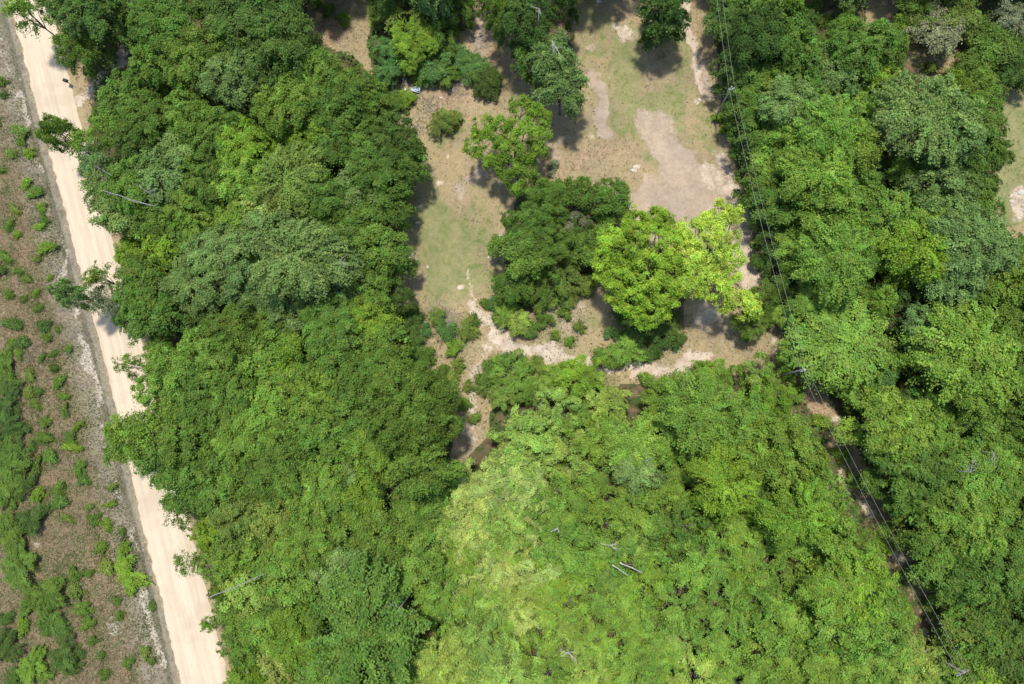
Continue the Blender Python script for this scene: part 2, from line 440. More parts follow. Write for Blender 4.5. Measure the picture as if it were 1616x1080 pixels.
# ------------------------------------------------------------------ foliage
def leaf_material():
    m = bpy.data.materials.new('leaves'); m.use_nodes = True
    t = m.node_tree; t.nodes.clear()
    out = t.nodes.new('ShaderNodeOutputMaterial')
    oi = t.nodes.new('ShaderNodeObjectInfo')
    at_ = t.nodes.new('ShaderNodeAttribute'); at_.attribute_name = 'tint'
    sp = t.nodes.new('ShaderNodeSeparateColor'); t.links.new(at_.outputs['Color'], sp.inputs[0])
    mul = t.nodes.new('ShaderNodeVectorMath'); mul.operation = 'SCALE'
    t.links.new(oi.outputs['Color'], mul.inputs[0]); t.links.new(sp.outputs[0], mul.inputs['Scale'])
    hs = t.nodes.new('ShaderNodeHueSaturation')
    hr = t.nodes.new('ShaderNodeMapRange'); hr.inputs['To Min'].default_value = .476; hr.inputs['To Max'].default_value = .518
    t.links.new(sp.outputs[1], hr.inputs['Value']); t.links.new(hr.outputs[0], hs.inputs['Hue'])
    sr = t.nodes.new('ShaderNodeMapRange'); sr.inputs['To Min'].default_value = 1.14; sr.inputs['To Max'].default_value = .86
    t.links.new(sp.outputs[2], sr.inputs['Value']); t.links.new(sr.outputs[0], hs.inputs['Saturation'])
    t.links.new(mul.outputs[0], hs.inputs['Color'])
    p = t.nodes.new('ShaderNodeBsdfPrincipled'); p.inputs['Roughness'].default_value = .65; p.inputs['Specular IOR Level'].default_value = .18
    tr = t.nodes.new('ShaderNodeBsdfTranslucent')
    ty = t.nodes.new('ShaderNodeMix'); ty.data_type = 'RGBA'; ty.blend_type = 'MULTIPLY'; ty.inputs[0].default_value = 1
    ty.inputs[7].default_value = (1.05, 1.25, .6, 1)
    t.links.new(hs.outputs[0], ty.inputs[6]); t.links.new(ty.outputs[2], tr.inputs[0])
    t.links.new(hs.outputs[0], p.inputs['Base Color'])
    mx = t.nodes.new('ShaderNodeMixShader'); mx.inputs[0].default_value = .35
    t.links.new(p.outputs[0], mx.inputs[1]); t.links.new(tr.outputs[0], mx.inputs[2])
    t.links.new(mx.outputs[0], out.inputs[0])
    return m


LEAF = leaf_material()


def wood_mat(name, c1, c2):
    g = NT(name, .85, .2)
    g.l(g.mix(g.ss(g.noise(6, 5, .7), .35, .65), c1, c2), g.b.inputs['Base Color'])
    g.bump(g.noise(20, 4, .7), .5, .03)
    return g.m


BARK = wood_mat('grey_brown_bark', (.11, .1, .08), (.21, .195, .165))
DEAD = wood_mat('bleached_dead_wood', (.36, .32, .28), (.6, .56, .5))
DEADG = wood_mat('weathered_grey_wood', (.2, .18, .17), (.34, .31, .3))


def unit(v):
    return v / (np.linalg.norm(v, axis=-1, keepdims=True) + 1e-9)


def leaves_mesh(name, C, N, size, aspect=.6, spread=.9, tint=None, r=None):
    """rhombic leaf faces at C, facing roughly N"""
    r = r or rng
    n = len(C)
    nn = unit(N + r.normal(0, spread, (n, 3)) * .6)
    a = unit(np.cross(nn, r.normal(0, 1, (n, 3))))
    b = np.cross(nn, a)
    s = (size * r.uniform(.65, 1.35, n))[:, None]
    V = np.stack([C - a * s, C - b * s * aspect + nn * s * .18, C + a * s, C + b * s * aspect + nn * s * .18], 1).reshape(-1, 3)
    F = np.arange(4 * n).reshape(n, 4)
    if tint is None: tint = np.stack([r.uniform(.7, 1.3, n), r.random(n), r.random(n)], 1)
    return mesh_np(name, V, F, LEAF, False, {'tint': np.repeat(tint, 4, axis=0)})


def tubes_mesh(name, paths, mat, sides=6):
    """paths: list of (points, radii)"""
    V = []; F = []
    for pts, rad in paths:
        pts = [Vector(p) for p in pts]
        base = len(V)
        for i, p in enumerate(pts):
            d = (pts[min(i + 1, len(pts) - 1)] - pts[max(i - 1, 0)]).normalized()
            u = d.orthogonal().normalized(); w = d.cross(u)
            for k in range(sides):
                an = 2 * math.pi * k / sides
                V.append(p + (u * math.cos(an) + w * math.sin(an)) * rad[i])
        for i in range(len(pts) - 1):
            for k in range(sides):
                k2 = (k + 1) % sides
                F.append((base + i * sides + k, base + i * sides + k2, base + (i + 1) * sides + k2, base + (i + 1) * sides + k))
        for e, rev in ((0, True), (len(pts) - 1, False)):
            c = len(V); V.append(pts[e])
            for k in range(sides):
                k2 = (k + 1) % sides
                q = (base + e * sides + k, base + e * sides + k2)
                F.append((q[1], q[0], c, c) if rev else (q[0], q[1], c, c))
    # degenerate quads -> use triangles for the caps
    me = bpy.data.meshes.new(name)
    me.from_pydata([tuple(v) for v in V], [], [f if f[2] != f[3] else f[:3] for f in F])
    me.polygons.foreach_set('use_smooth', np.ones(len(me.polygons), bool))
    me.materials.append(mat)
    return me


def bend(p0, p1, n, amt, r):
    p0 = np.array(p0, float); p1 = np.array(p1, float)
    L = np.linalg.norm(p1 - p0)
    pts = []
    off = np.zeros(3)
    for i in range(n + 1):
        t = i / n
        pts.append(p0 + (p1 - p0) * t + off * math.sin(t * math.pi))
        off = off * .6 + r.normal(0, amt * L, 3)
    return pts


KINDS = dict(oak=dict(nl=12, lr=(.3, .46), sp=.5, lf=.118, nleaf=40, flat=.36, inner=.08, elong=1.5, hole=-.12),
             feather=dict(nl=17, lr=(.24, .38), sp=.5, lf=.118, nleaf=40, flat=.26, inner=.06, elong=2.3, hole=-.15),
             dense=dict(nl=15, lr=(.36, .48), sp=.44, lf=.11, nleaf=34, flat=.5, inner=.2, elong=1.3, hole=-.5),
             clump=dict(nl=18, lr=(.2, .33), sp=.46, lf=.105, nleaf=50, flat=.7, inner=.05, elong=1.0, hole=-.3),
             bush=dict(nl=9, lr=(.28, .46), sp=.36, lf=.085, nleaf=30, flat=.5, inner=.15, elong=1.6, hole=-.2),
             thicket=dict(nl=14, lr=(.22, .38), sp=.4, lf=.1, nleaf=38, flat=.32, inner=.0, elong=1.6, hole=.12),
             open=dict(nl=10, lr=(.22, .34), sp=.58, lf=.115, nleaf=34, flat=.4, inner=.03, elong=1.7, hole=-.1))


def lobes_to_leaves(lobes, K, r, cz, Rz, R, seed):
    Cs, Ns, T = [], [], []
    kv = unit(r.normal(0, 1, (6, 3))) * (2 * math.pi / r.uniform(1.3, 2.6, 6))[:, None] * (1.5 if R < 2.6 else 1); kp = r.uniform(0, 6.28, 6)
    for (c, lr) in lobes:
        lb = r.uniform(.82, 1.15)
        ns = int(4 * math.pi * lr * lr * .66 / (K['sp'] ** 2)) + 4
        d = unit(r.normal(0, 1, (ns * 3, 3)))
        outd = unit(c - np.array([0, 0, cz - Rz * .6]))
        keep = (d[:, 2] > -.45) & ((d @ outd) > -.35)
        d = d[keep][:ns]
        shell = r.uniform(.72, 1.08, len(d)) * (1 + .16 * np.sin(d[:, 0] * 7 + seed) * np.cos(d[:, 1] * 6))
        sq = np.array([1, 1, .8])
        sc = c + d * shell[:, None] * lr * sq
        for p, dd in zip(sc, d):
            gv = np.sin(kv @ p + kp).sum() / 1.9
            if gv < K['hole'] or r.random() < .08: continue
            p = p + unit(dd * .6 + np.array([0, 0, .5])) * min(gv, 1.3) * .42 * min(1, R / 3)
            nl = int(K['nleaf'] * r.uniform(.6, 1.3))
            rs = K['sp'] * r.uniform(.6, 1.1)
            radial = unit(np.array([p[0], p[1], 0.25 * (p[2] - cz)]) + r.normal(0, .25, 3) * R * .35)
            nrm = unit(dd * .8 + np.array([0, 0, .7]))
            side = unit(np.cross(nrm, radial)); radial = np.cross(side, nrm)
            e = K['elong']
            q = r.normal(0, .48, (nl, 3))
            off = (q[:, :1] * radial * e + q[:, 1:2] * side / math.sqrt(e) + q[:, 2:] * nrm * K['flat']) * rs
            off[:, 2] -= (q[:, 0] ** 2) * rs * .25
            Cs.append(p + off); Ns.append(np.tile(nrm, (nl, 1)))
            sb = r.uniform(.72, 1.22) * (1 + .1 * max(-1, min(1.5, gv))) * lb
            hu = r.random()
            T.append(np.stack([sb * r.uniform(.8, 1.2, nl), np.clip(hu + r.normal(0, .15, nl), 0, 1), r.uniform(.2, .8, nl)], 1))
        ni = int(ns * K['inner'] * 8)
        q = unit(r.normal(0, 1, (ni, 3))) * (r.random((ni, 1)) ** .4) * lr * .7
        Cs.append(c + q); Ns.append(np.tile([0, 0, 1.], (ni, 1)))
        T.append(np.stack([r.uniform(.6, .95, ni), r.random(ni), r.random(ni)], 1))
    C = np.vstack(Cs); N = np.vstack(Ns); T = np.vstack(T)
    lf = K['lf']
    return leaves_mesh('crown', C, N, lf, .62, .9, T, r)


def crown_proto(seed, R, H, kind, base_h):
    """crown of radius R; crown top at H, bottom at base_h. returns (crown mesh, trunk mesh)"""
    r = np.random.default_rng(seed)
    Rz = (H - base_h) / 2
    cz = base_h + Rz
    K = KINDS[kind]
    lobes = []
    # irregular outline: radius depends on the azimuth
    ph = r.uniform(0, 6.28, 4); am = r.uniform(.04, .13, 4) * (1.4 if kind in ('feather', 'open', 'clump') else 1)
    outline = lambda a: 1 + sum(am[k] * np.sin((k + 2) * a + ph[k]) for k in range(4))
    ga = r.uniform(0, 6.28)
    for i in range(K['nl']):
        t = (i + .5) / K['nl']
        a = ga + i * 2.39996 + r.normal(0, .25)
        rad = min(1, math.sqrt(t) * 1.02) * .74 * outline(a)
        lr = r.uniform(*K['lr']) * R
        zz = math.sqrt(max(0, 1 - (rad / .98) ** 2)) * .72 + r.normal(0, .09)
        lobes.append((np.array([math.cos(a) * rad * R, math.sin(a) * rad * R, cz + Rz * (zz - .12)]), lr))
    for i in range(int(K['nl'] * .4)):      # lower skirts
        a = r.uniform(0, 6.28); rad = r.uniform(.55, .8) * outline(a)
        lobes.append((np.array([math.cos(a) * rad * R, math.sin(a) * rad * R, cz - Rz * r.uniform(.25, .6)]), r.uniform(*K['lr']) * R * .9))
    crown = lobes_to_leaves(lobes, K, r, cz, Rz, R, seed)
    # trunk and limbs
    paths = []
    tr = max(.05, R * .045)
    fork = base_h * .75 + .1 * H
    lean = r.normal(0, .03 * R, 2)
    f = np.array([lean[0], lean[1], fork])
    paths.append((bend((0, 0, -.3), f, 4, .01, r), [tr * 1.5, tr * 1.15, tr, tr * .92, tr * .85]))
    for (c, lr) in lobes[:K['nl']]:
        pts = bend(f, c + np.array([0, 0, lr * .3]), 4, .035, r)
        paths.append((pts, [tr * .6, tr * .48, tr * .36, tr * .26, tr * .14]))
        for k in range(3 if R > 2 else 1):
            d = unit(r.normal(0, 1, 3) + unit(c - f) * .8 + np.array([0, 0, .3]))
            paths.append((bend(pts[3], pts[3] + d * lr * .95, 3, .05, r), [tr * .2, tr * .15, tr * .1, tr * .05]))
    trunk = tubes_mesh('trunk', paths, BARK, 5)
    return crown, trunk


# proto families: kind -> list of (R, H, crown, trunk)
PROTO = {}
def make_protos():
    sid = 100
    spec = [('oak', 4.6, 12, 3.2, 4), ('oak', 3.2, 9, 2.4, 3), ('feather', 5.0, 12.5, 3.4, 3), ('feather', 3.4, 9, 2.6, 3), ('dense', 5.4, 11, 2.2, 2), ('dense', 3.4, 8, 1.8, 2),
            ('clump', 4.6, 11, 2.6, 2), ('clump', 2.7, 7, 1.8, 2), ('bush', 2.4, 4.6, .3, 4), ('bush', 1.3, 2.2, .1, 4), ('bush', .7, 1.1, .05, 4), ('open', 3.0, 9, 3.5, 2), ('thicket', 3.6, 6, .5, 4)]
    for kind, R, H, b, n in spec:
        for i in range(n):
            sid += 1
            c, t = crown_proto(sid, R, H, kind, b)
            PROTO.setdefault(kind, []).append((R, H, c, t))


make_protos()

# leaf base colours (reflectance)
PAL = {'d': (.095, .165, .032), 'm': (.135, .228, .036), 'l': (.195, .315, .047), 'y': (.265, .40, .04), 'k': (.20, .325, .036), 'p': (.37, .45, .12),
       'g': (.185, .285, .08), 'b': (.125, .255, .065), 'o': (.185, .26, .05), 'Y': (.42, .54, .075), 'D': (.09, .165, .038), 'v': (.29, .405, .08), 's': (.24, .27, .15)}
SHADE = {'d': 'dark green', 'm': 'mid green', 'l': 'light green', 'y': 'bright lime green', 'k': 'fresh yellow-green', 'p': 'pale yellow-green', 'g': 'greyish green', 'b': 'bluish green',
         'o': 'olive green', 'Y': 'pale lime', 'D': 'very dark green', 'v': 'pale green', 's': 'silvery green'}
TREES = []      # (root, px, py, r, code, kind) for the labels


AVOID = [([(1306, 645), (1322, 690), (1342, 745), (1375, 800), (1412, 880), (1438, 930), (1470, 985)], 36), ([(283, 1080), (262, 980)], 62), ([(330, 900), (345, 985), (362, 1070)], 4), ([(668, 300), (666, 450)], 24), ([(655, 500), (650, 560)], 12), ([(755, 715), (748, 650), (752, 590)], 27), ([(1600, 150), (1612, 250), (1598, 350)], 26),
         ([(1470, 112), (1492, 92)], 14), ([(1290, 12), (1330, 22)], 18), ([(1388, 158)], 9), ([(1395, 8)], 12), ([(190, 75), (150, 130), (140, 165)], 20), ([(560, 738), (610, 765), (630, 785)], 7), ([(700, 880)], 7),
         ([(500, 20), (520, 60), (560, 85)], 24), ([(1215, 540), (1250, 600)], 14), ([(1170, 330), (1190, 430)], 14), ([(275, 540)], 8), ([(845, 870)], 5)]


def push(x, y, r):
    for pts, rad in AVOID:
        W = [np.array(p, float) for p in pts]; W = W + [W[0] + 1e-3] if len(W) == 1 else W
        q = np.array([x, y], float); best = None
        for i in range(len(W) - 1):
            ab = W[i + 1] - W[i]; t = np.clip(((q - W[i]) @ ab) / (ab @ ab + 1e-9), 0, 1); c = W[i] + ab * t
            d = np.linalg.norm(q - c)
            if best is None or d < best[0]: best = (d, c)
        need = r * .86 + rad
        if best[0] < need:
            u = (q - best[1]) / (best[0] + 1e-6)
            mv = min(need - best[0], r * .6)
            x += u[0] * mv; y += u[1] * mv
            q = np.array([x, y]); rest = need - best[0] - mv
            if rest > 0: r = max(r * .6, r - rest)
    return x, y, r


WIRE_LINE = [(1085, -330), (1115, 0), (1155, 137), (1208, 360), (1269, 583), (1343, 720), (1522, 1062), (1660, 1300)]


def wire_gap(x, y):
    q = np.array([[x, y]], float); W = [np.array(p, float) for p in WIRE_LINE]
    return min(seg_dist(q, W[i], W[i + 1])[0] for i in range(len(W) - 1))


def plant(px, py, r, h, kind, code, label=None, name=None, group=None, z_at=.72, cat=None):
    """tree whose crown shows at photo pixel (px,py) with a radius of r pixels and stands h metres high"""
    kx, ky = px, py
    if kind != 'bush': px, py, r = push(px, py, r)
    if kind != 'bush' and wire_gap(px, py) < r * .8 + 12: h = min(h, 7.7 if px > 1150 + (py - 137) * .32 else 5.0)
    sap = kind != 'bush' and h < 6.6
    if sap and kind in ('oak', 'dense') and r > 24: kind = 'thicket'
    p = at(px, py, h * z_at)
    Rm = r * (CAM_H - h * z_at) / F_PX * 1.04
    fam = PROTO[kind]
    best = sorted(fam, key=lambda f: abs(math.log(f[0] / Rm)))
    pool = [f for f in best if abs(f[0] - best[0][0]) < .01]
    R0, H0, cm, tm = random.choice(pool)
    shrub = kind == 'bush'
    nm = name or ('shrub' if shrub else 'small_tree' if sap else 'tree')
    root = empty(nm, (p.x, p.y, ground_z(p.x, p.y)))
    s = Rm / R0
    root.rotation_euler = (0, 0, random.uniform(0, 6.283))
    root.scale = (s * random.uniform(.93, 1.07), s * random.uniform(.93, 1.07), h / H0)
    t = bpy.data.objects.new('trunk' if not shrub else 'stem', tm); COL.objects.link(t); t.parent = root
    c = bpy.data.objects.new('crown' if not shrub else 'foliage', cm); COL.objects.link(c); c.parent = root
    b = PAL[code]
    j = random.uniform(.88, 1.12); hj = random.uniform(-.07, .07)
    c.color = (b[0] * j * (1 + hj), b[1] * j, b[2] * j * (1 - hj), 1)
    TREES.append([root, kx, ky, r, code, kind, label, cat or ('shrub' if shrub else 'small tree' if sap else 'tree'), group])
    return root


HAND = """
150 25 62 11 oak d|45 22 34 11 open l|125 78 36 8 oak m|200 10 40 9 oak d|110 5 30 10 open m|85 -30 50 11 oak d|200 -35 50 10 oak m
258 45 58 11 oak m|310 98 56 11.5 oak m|238 112 38 10 oak m|368 128 52 11 oak g|395 35 68 12 oak d|450 75 60 12 oak d|440 5 50 11 feather d|345 15 45 11 oak m|470 125 45 10 oak d
200 155 42 9 oak m|170 190 34 8 oak l|240 190 48 10 oak m|92 212 26 10 clump m|132 228 26 8 open l|150 262 34 8 open g|215 232 40 9 oak d
300 190 46 10 oak l|345 215 48 10 oak m|290 243 42 9 feather g|388 232 50 10 oak k|405 170 34 6 oak o|160 305 36 9 open g|212 300 48 10 oak m|262 285 48 10 feather g|330 290 48 10 oak m|378 285 46 10 oak l|190 335 42 9 oak g|300 340 46 9 oak l|245 345 42 9 oak m
520 110 52 10 oak m|562 135 42 9 oak m|482 125 50 10 oak l|452 172 52 11 oak l|532 172 50 10 oak m|585 165 34 8 oak m|622 228 46 10 oak d|642 262 36 9 oak m|602 265 48 10 oak m|570 228 42 9 oak m|534 230 46 9 oak m|490 222 42 9 clump k|455 222 34 8 oak k
462 285 58 11 feather o|508 312 50 10 oak m|560 300 44 9 oak g|612 322 40 9 oak m|580 345 38 8 oak m|420 330 44 9 oak p|545 355 40 8 oak m|372 345 44 9 oak l
232 440 44 9 oak m|258 395 38 8 oak k|215 475 36 9 oak m|252 498 42 9 oak m|312 452 52 10 feather g|345 400 50 10 oak g|295 372 40 8 oak m|205 400 24 6 oak k|385 450 40 9 oak g|330 500 36 7 oak d
116 466 22 11 clump g|160 440 24 9 open o|176 478 30 9 open s|195 500 24 8 open m|210 577 21 9 open k
272 600 48 10 oak l|332 560 50 10 oak l|305 625 48 10 oak m|372 530 50 10 oak m|405 562 44 9 oak l|240 672 46 10 open l|205 692 36 10 feather l|300 690 50 10 oak m|360 640 50 10 oak m|392 690 48 10 oak l|255 722 40 9 feather m|345 735 44 9 oak m
478 412 74 13 feather g|428 372 46 11 feather g|608 398 44 9 oak m|592 452 36 8 oak m|566 372 36 8 oak d|450 485 42 8 oak g|522 512 46 9 oak m|580 502 36 8 oak k|430 522 36 8 oak m|452 562 38 8 clump k|520 562 44 9 oak m|602 542 38 8 oak m|592 582 36 8 oak m|556 610 38 9 oak m|420 592 36 8 oak l|432 642 44 9 oak l|490 622 48 10 oak l|545 645 44 9 oak m|500 682 44 9 oak m|640 470 20 5 oak d
652 648 66 13 dense m|562 692 42 8 oak l|668 735 48 11 dense m|602 722 34 8 oak l
440 742 50 10 oak m|502 780 48 9 oak l|572 785 38 8 clump k|432 820 44 9 oak o|482 850 48 9 oak l|542 845 42 8 oak m|602 850 44 8 oak m|650 880 40 7 oak l|452 905 44 9 oak l|530 800 36 8 oak m|520 900 40 8 oak g
580 990 88 12 feather m|470 1000 48 8 oak k|440 1045 40 6 oak p|690 935 38 6 oak l|610 1068 26 5 clump y|700 1045 46 7 oak v|748 1000 44 6 oak v|520 1075 44 8 oak l
300 762 42 9 feather m|290 795 30 8 open m|342 765 44 9 oak m|400 752 44 9 oak m|330 842 28 7 oak k|382 820 46 9 oak o|305 885 26 7 open m|345 895 34 8 oak l|325 940 30 7 oak m|400 870 42 8 oak l|395 930 40 8 oak v|370 968 34 7 oak m|330 985 14 6 open k|362 1020 34 7 oak m|400 1058 36 6 oak k|425 985 40 7 oak l|372 1075 30 6 oak l
828 38 50 12 oak d|795 20 32 11 oak m|872 98 42 11 feather g|886 140 38 10 feather g|838 88 30 9 oak m|890 5 24 11 oak d
1047 0 42 12 oak d|1048 32 38 9 oak d
620 8 44 5 oak o|690 18 46 5 oak m|652 68 44 5 clump k|600 82 28 4 oak b|612 112 20 3.5 oak b|690 50 34 4 oak m|730 10 30 5 oak m
860 315 42 8 clump m|832 365 44 8 clump m|970 318 34 7 clump m|908 308 34 7 clump m|822 402 40 8 clump m|866 395 42 8 clump m|812 450 32 6 clump m|902 350 32 5 oak s|935 388 34 6 clump m|972 395 28 6 oak m|905 372 34 5 oak d|890 430 34 4 oak o|850 455 30 4 oak m|800 480 22 3 oak l
1212 470 30 6 oak m|1186 510 24 5 oak m|1235 500 20 4 oak l
1150 20 46 12 oak d|1192 60 48 12 oak d|1165 105 40 10 oak d|1200 130 42 10 oak m|1215 20 46 12 oak m|1180 170 34 8 oak m|1235 60 44 11 oak m
1228 12 30 12 clump k|1330 30 42 10 oak l|1352 65 54 11 oak m|1302 105 36 8 oak g|1262 92 42 9 oak m|1392 82 40 9 oak m|1240 172 52 11 oak g|1322 125 36 9 oak g|1278 150 38 8 oak m|1285 20 30 5 oak d
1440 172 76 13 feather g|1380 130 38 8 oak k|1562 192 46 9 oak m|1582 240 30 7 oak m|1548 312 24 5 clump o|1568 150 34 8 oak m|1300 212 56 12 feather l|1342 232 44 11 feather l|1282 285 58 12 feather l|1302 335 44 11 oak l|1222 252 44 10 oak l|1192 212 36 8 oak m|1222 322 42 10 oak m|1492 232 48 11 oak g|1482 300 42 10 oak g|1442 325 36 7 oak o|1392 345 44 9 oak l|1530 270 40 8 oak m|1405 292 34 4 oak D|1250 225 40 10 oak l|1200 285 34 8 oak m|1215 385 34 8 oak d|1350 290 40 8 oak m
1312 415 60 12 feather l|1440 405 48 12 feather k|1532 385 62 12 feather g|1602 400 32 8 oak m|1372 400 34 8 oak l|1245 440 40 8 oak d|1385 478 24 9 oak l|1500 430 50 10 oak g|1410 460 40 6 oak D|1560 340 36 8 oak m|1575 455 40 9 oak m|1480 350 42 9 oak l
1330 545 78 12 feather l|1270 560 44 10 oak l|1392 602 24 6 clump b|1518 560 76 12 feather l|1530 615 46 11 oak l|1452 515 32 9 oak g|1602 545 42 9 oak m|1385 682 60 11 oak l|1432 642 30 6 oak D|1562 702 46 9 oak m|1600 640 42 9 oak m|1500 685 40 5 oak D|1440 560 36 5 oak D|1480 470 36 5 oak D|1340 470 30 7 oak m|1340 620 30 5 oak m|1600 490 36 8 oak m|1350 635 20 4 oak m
1420 742 54 10 oak m|1405 795 46 9 oak m|1462 795 36 8 oak m|1542 742 46 10 oak l|1592 762 44 9 oak m|1530 822 54 10 oak l|1450 858 42 8 oak m|1502 902 42 8 oak m|1495 955 38 7 oak l|1562 902 54 10 oak m|1602 850 40 9 oak m|1522 998 44 7 oak o|1562 1000 44 8 oak m|1602 960 42 9 oak d|1592 1040 42 8 oak d|1545 1062 40 7 oak l|1490 745 40 9 oak m|1478 690 34 8 oak l
800 592 34 3.5 oak l|778 622 26 3 oak o|830 618 26 3 oak l|918 598 36 5 oak k|880 640 36 5 oak v|865 600 22 3 oak l|960 640 38 5 oak v|1098 650 60 10.5 feather l|1130 600 32 5 oak l|1165 668 44 9 oak l|1002 700 42 7 feather l|1002 745 36 7 feather g|830 682 44 6 oak v|1045 640 36 6 oak l|1060 700 40 6 oak l|940 690 40 6 oak l
1135 762 54 11 feather k|1190 722 36 9.5 feather l|840 772 38 5 oak p|885 795 44 6 oak l|885 855 52 6 oak l|950 800 44 6 oak l|1005 800 50 6 oak l|1062 835 48 6 oak m|1100 885 48 6 oak l|790 745 44 5 oak p|745 790 40 5 oak p|740 850 40 5 oak p|800 830 40 5 oak v|780 890 38 5 oak p|820 940 40 5 oak v|745 930 36 5 oak p
1248 705 58 10.5 oak l|1295 715 40 9 oak l|1230 622 36 6 oak k|1202 590 32 5 oak v|1222 750 40 7 oak m|1290 772 42 7 oak l|1252 815 50 11.5 feather k|1318 822 44 9.5 oak l|1375 850 40 8 oak l|1312 932 46 10 oak l|1372 912 54 10.5 oak k|1402 960 44 9.5 oak l|1335 985 44 9.5 oak l|1435 952 36 6 oak l|1452 1025 42 7 oak v|1385 1040 50 7 oak l|1500 1055 28 5 oak v|1240 1000 56 6 oak l|1210 950 40 6 oak l|1310 1050 46 7 oak l
1475 48 42 5 bush s|1450 18 34 5 bush m|1522 22 38 5 bush o|1582 78 46 5 bush m|1542 98 36 4.5 bush m|1602 30 34 5 bush s|1604 112 34 4.5 bush d|1512 130 22 4 bush k|1425 50 28 4 bush k
"""
for item in HAND.replace('\n', '|').split('|'):
    if not item.strip(): continue
    x, y, r, h, kind, code = item.split()
    plant(float(x), float(y), float(r), float(h), kind, code)


def lobed_tree(base, lobes, code, label, kind='clump', leafy=1.0, visible_wood=False):
    """one tree whose crown is given lobe by lobe: (px, py, radius in px, centre height m)"""
    r = np.random.default_rng(len(TREES) + 5)
    bx, by = base
    p0 = at(bx, by, 0); p0.z = ground_z(p0.x, p0.y)
    K = dict(KINDS[kind]); K['nleaf'] = int(K['nleaf'] * leafy); K['inner'] *= leafy
    L = []
    for (x, y, rr, z) in lobes:
        q = at(x, y, z) - p0
        L.append((np.array(q), rr * (CAM_H - z) / F_PX))
    zs = [l[0][2] for l in L]
    cz = sum(zs) / len(zs)
    R = max(np.linalg.norm(l[0][:2]) for l in L)
    crown = lobes_to_leaves(L, K, r, cz, 2.5, R, 3)
    tr = .045 * R + .05
    f = np.array([0.1, .05, min(zs) * .45])
    paths = [(bend((0, 0, -.2), f, 4, .01, r), [tr * 1.5, tr * 1.2, tr, tr * .95, tr * .9])]
    for c, lr in L:
        pts = bend(f, c + np.array([0, 0, lr * (.55 if visible_wood else .1)]), 5, .04, r)
        paths.append((pts, [tr * .6, tr * .5, tr * .38, tr * .28, tr * .18, tr * .08]))
        for k in range(5):
            d = unit(r.normal(0, 1, 3) * [1, 1, .5] + np.array([0, 0, .3]))
            paths.append((bend(pts[4], pts[4] + d * lr * 1.0, 3, .06, r), [tr * .2, tr * .15, tr * .1, tr * .05]))
    root = empty('tree', p0)
    link('trunk', tubes_mesh('trunk', paths, BARK, 6), root)
    c = link('crown', crown, root); b = PAL[code]; c.color = (*b, 1)
    cx = sum(l[0] for l in lobes) / len(lobes); cy = sum(l[1] for l in lobes) / len(lobes)
    TREES.append([root, cx, cy, 50, code, kind, label, 'tree', None])
    return root


lobed_tree((812, 270), [(765, 205, 20, 7), (752, 228, 18, 6.4), (770, 248, 18, 6.6), (790, 208, 20, 7.6), (825, 175, 20, 7.6), (845, 188, 20, 7.2), (850, 215, 17, 6.8), (820, 205, 22, 8.2), (795, 235, 22, 7.8), (830, 238, 20, 7.5),
                        (805, 262, 22, 7), (825, 268, 17, 6.6), (818, 292, 15, 5.6), (845, 240, 14, 6.2), (783, 262, 14, 6.2)], 'k',
           'open yellow-green tree with grey limbs showing, alone between the lawn and the pinkish drive', 'clump', 1.1, True)
lobed_tree((1030, 440), [(970, 385, 24, 8.6), (962, 415, 24, 8.2), (985, 440, 26, 8.6), (1000, 400, 30, 10), (1010, 360, 26, 9), (1040, 355, 24, 8.8), (1038, 390, 30, 10.2), (1020, 430, 30, 10), (1000, 468, 26, 8.4), (1030, 488, 24, 7.6),
                         (1048, 460, 26, 8.6), (1058, 425, 26, 9.4), (975, 462, 18, 7.6), (1010, 500, 14, 6.6), (1060, 370, 20, 8.6), (955, 432, 16, 7.4), (1035, 345, 15, 8.4)], 'y',
           'bright lime green tree with dense rounded leaf clumps beside the paler lime tree', 'clump', 1.15)
lobed_tree((1110, 430), [(1088, 370, 24, 9.2), (1090, 405, 26, 10), (1100, 440, 26, 9.6), (1120, 400, 26, 10), (1128, 365, 20, 9), (1140, 345, 22, 8.6), (1158, 342, 14, 8), (1120, 350, 13, 8.2), (1150, 375, 16, 8.6), (1140, 415, 22, 9.4), (1160, 405, 14, 8.4), (1128, 450, 22, 9),
                         (1085, 445, 18, 8.4), (1155, 430, 14, 8.2), (1165, 470, 20, 7.4), (1185, 480, 18, 7), (1145, 470, 18, 7.8), (1180, 495, 13, 6.4)], 'Y',
           'pale lime tree with sparse sunlit crown overhanging the pinkish drive, right of the lime tree', 'clump', 1.0, True)


# ------------------------------------------------------------------ fill the woods between the traced crowns
placed = [(t[1], t[2], t[3]) for t in TREES]
def poly_px(x, y, poly):
    c = False; j = len(poly) - 1
    for i in range(len(poly)):
        xi, yi = poly[i]; xj, yj = poly[j]
        if (yi > y) != (yj > y) and x < (xj - xi) * (y - yi) / (yj - yi) + xi: c = not c
        j = i
    return c


def fill(poly, r0, r1, h0, h1, kinds, codes, tries, gap=.8, inset=0, keep=None):
    xs = [p[0] for p in poly]; ys = [p[1] for p in poly]
    for _ in range(tries):
        x = random.uniform(min(xs), max(xs)); y = random.uniform(min(ys), max(ys))
        if not poly_px(x, y, poly): continue
        if keep and not keep(x, y): continue
        r = random.uniform(r0, r1)
        if any((x - a) ** 2 + (y - b) ** 2 < (gap * max(r, q * .9)) ** 2 for a, b, q in placed): continue
        h = h0 + (h1 - h0) * (r - r0) / (r1 - r0)
        plant(x, y, r, h, random.choice(kinds), random.choice(codes))
        placed.append((x, y, r))


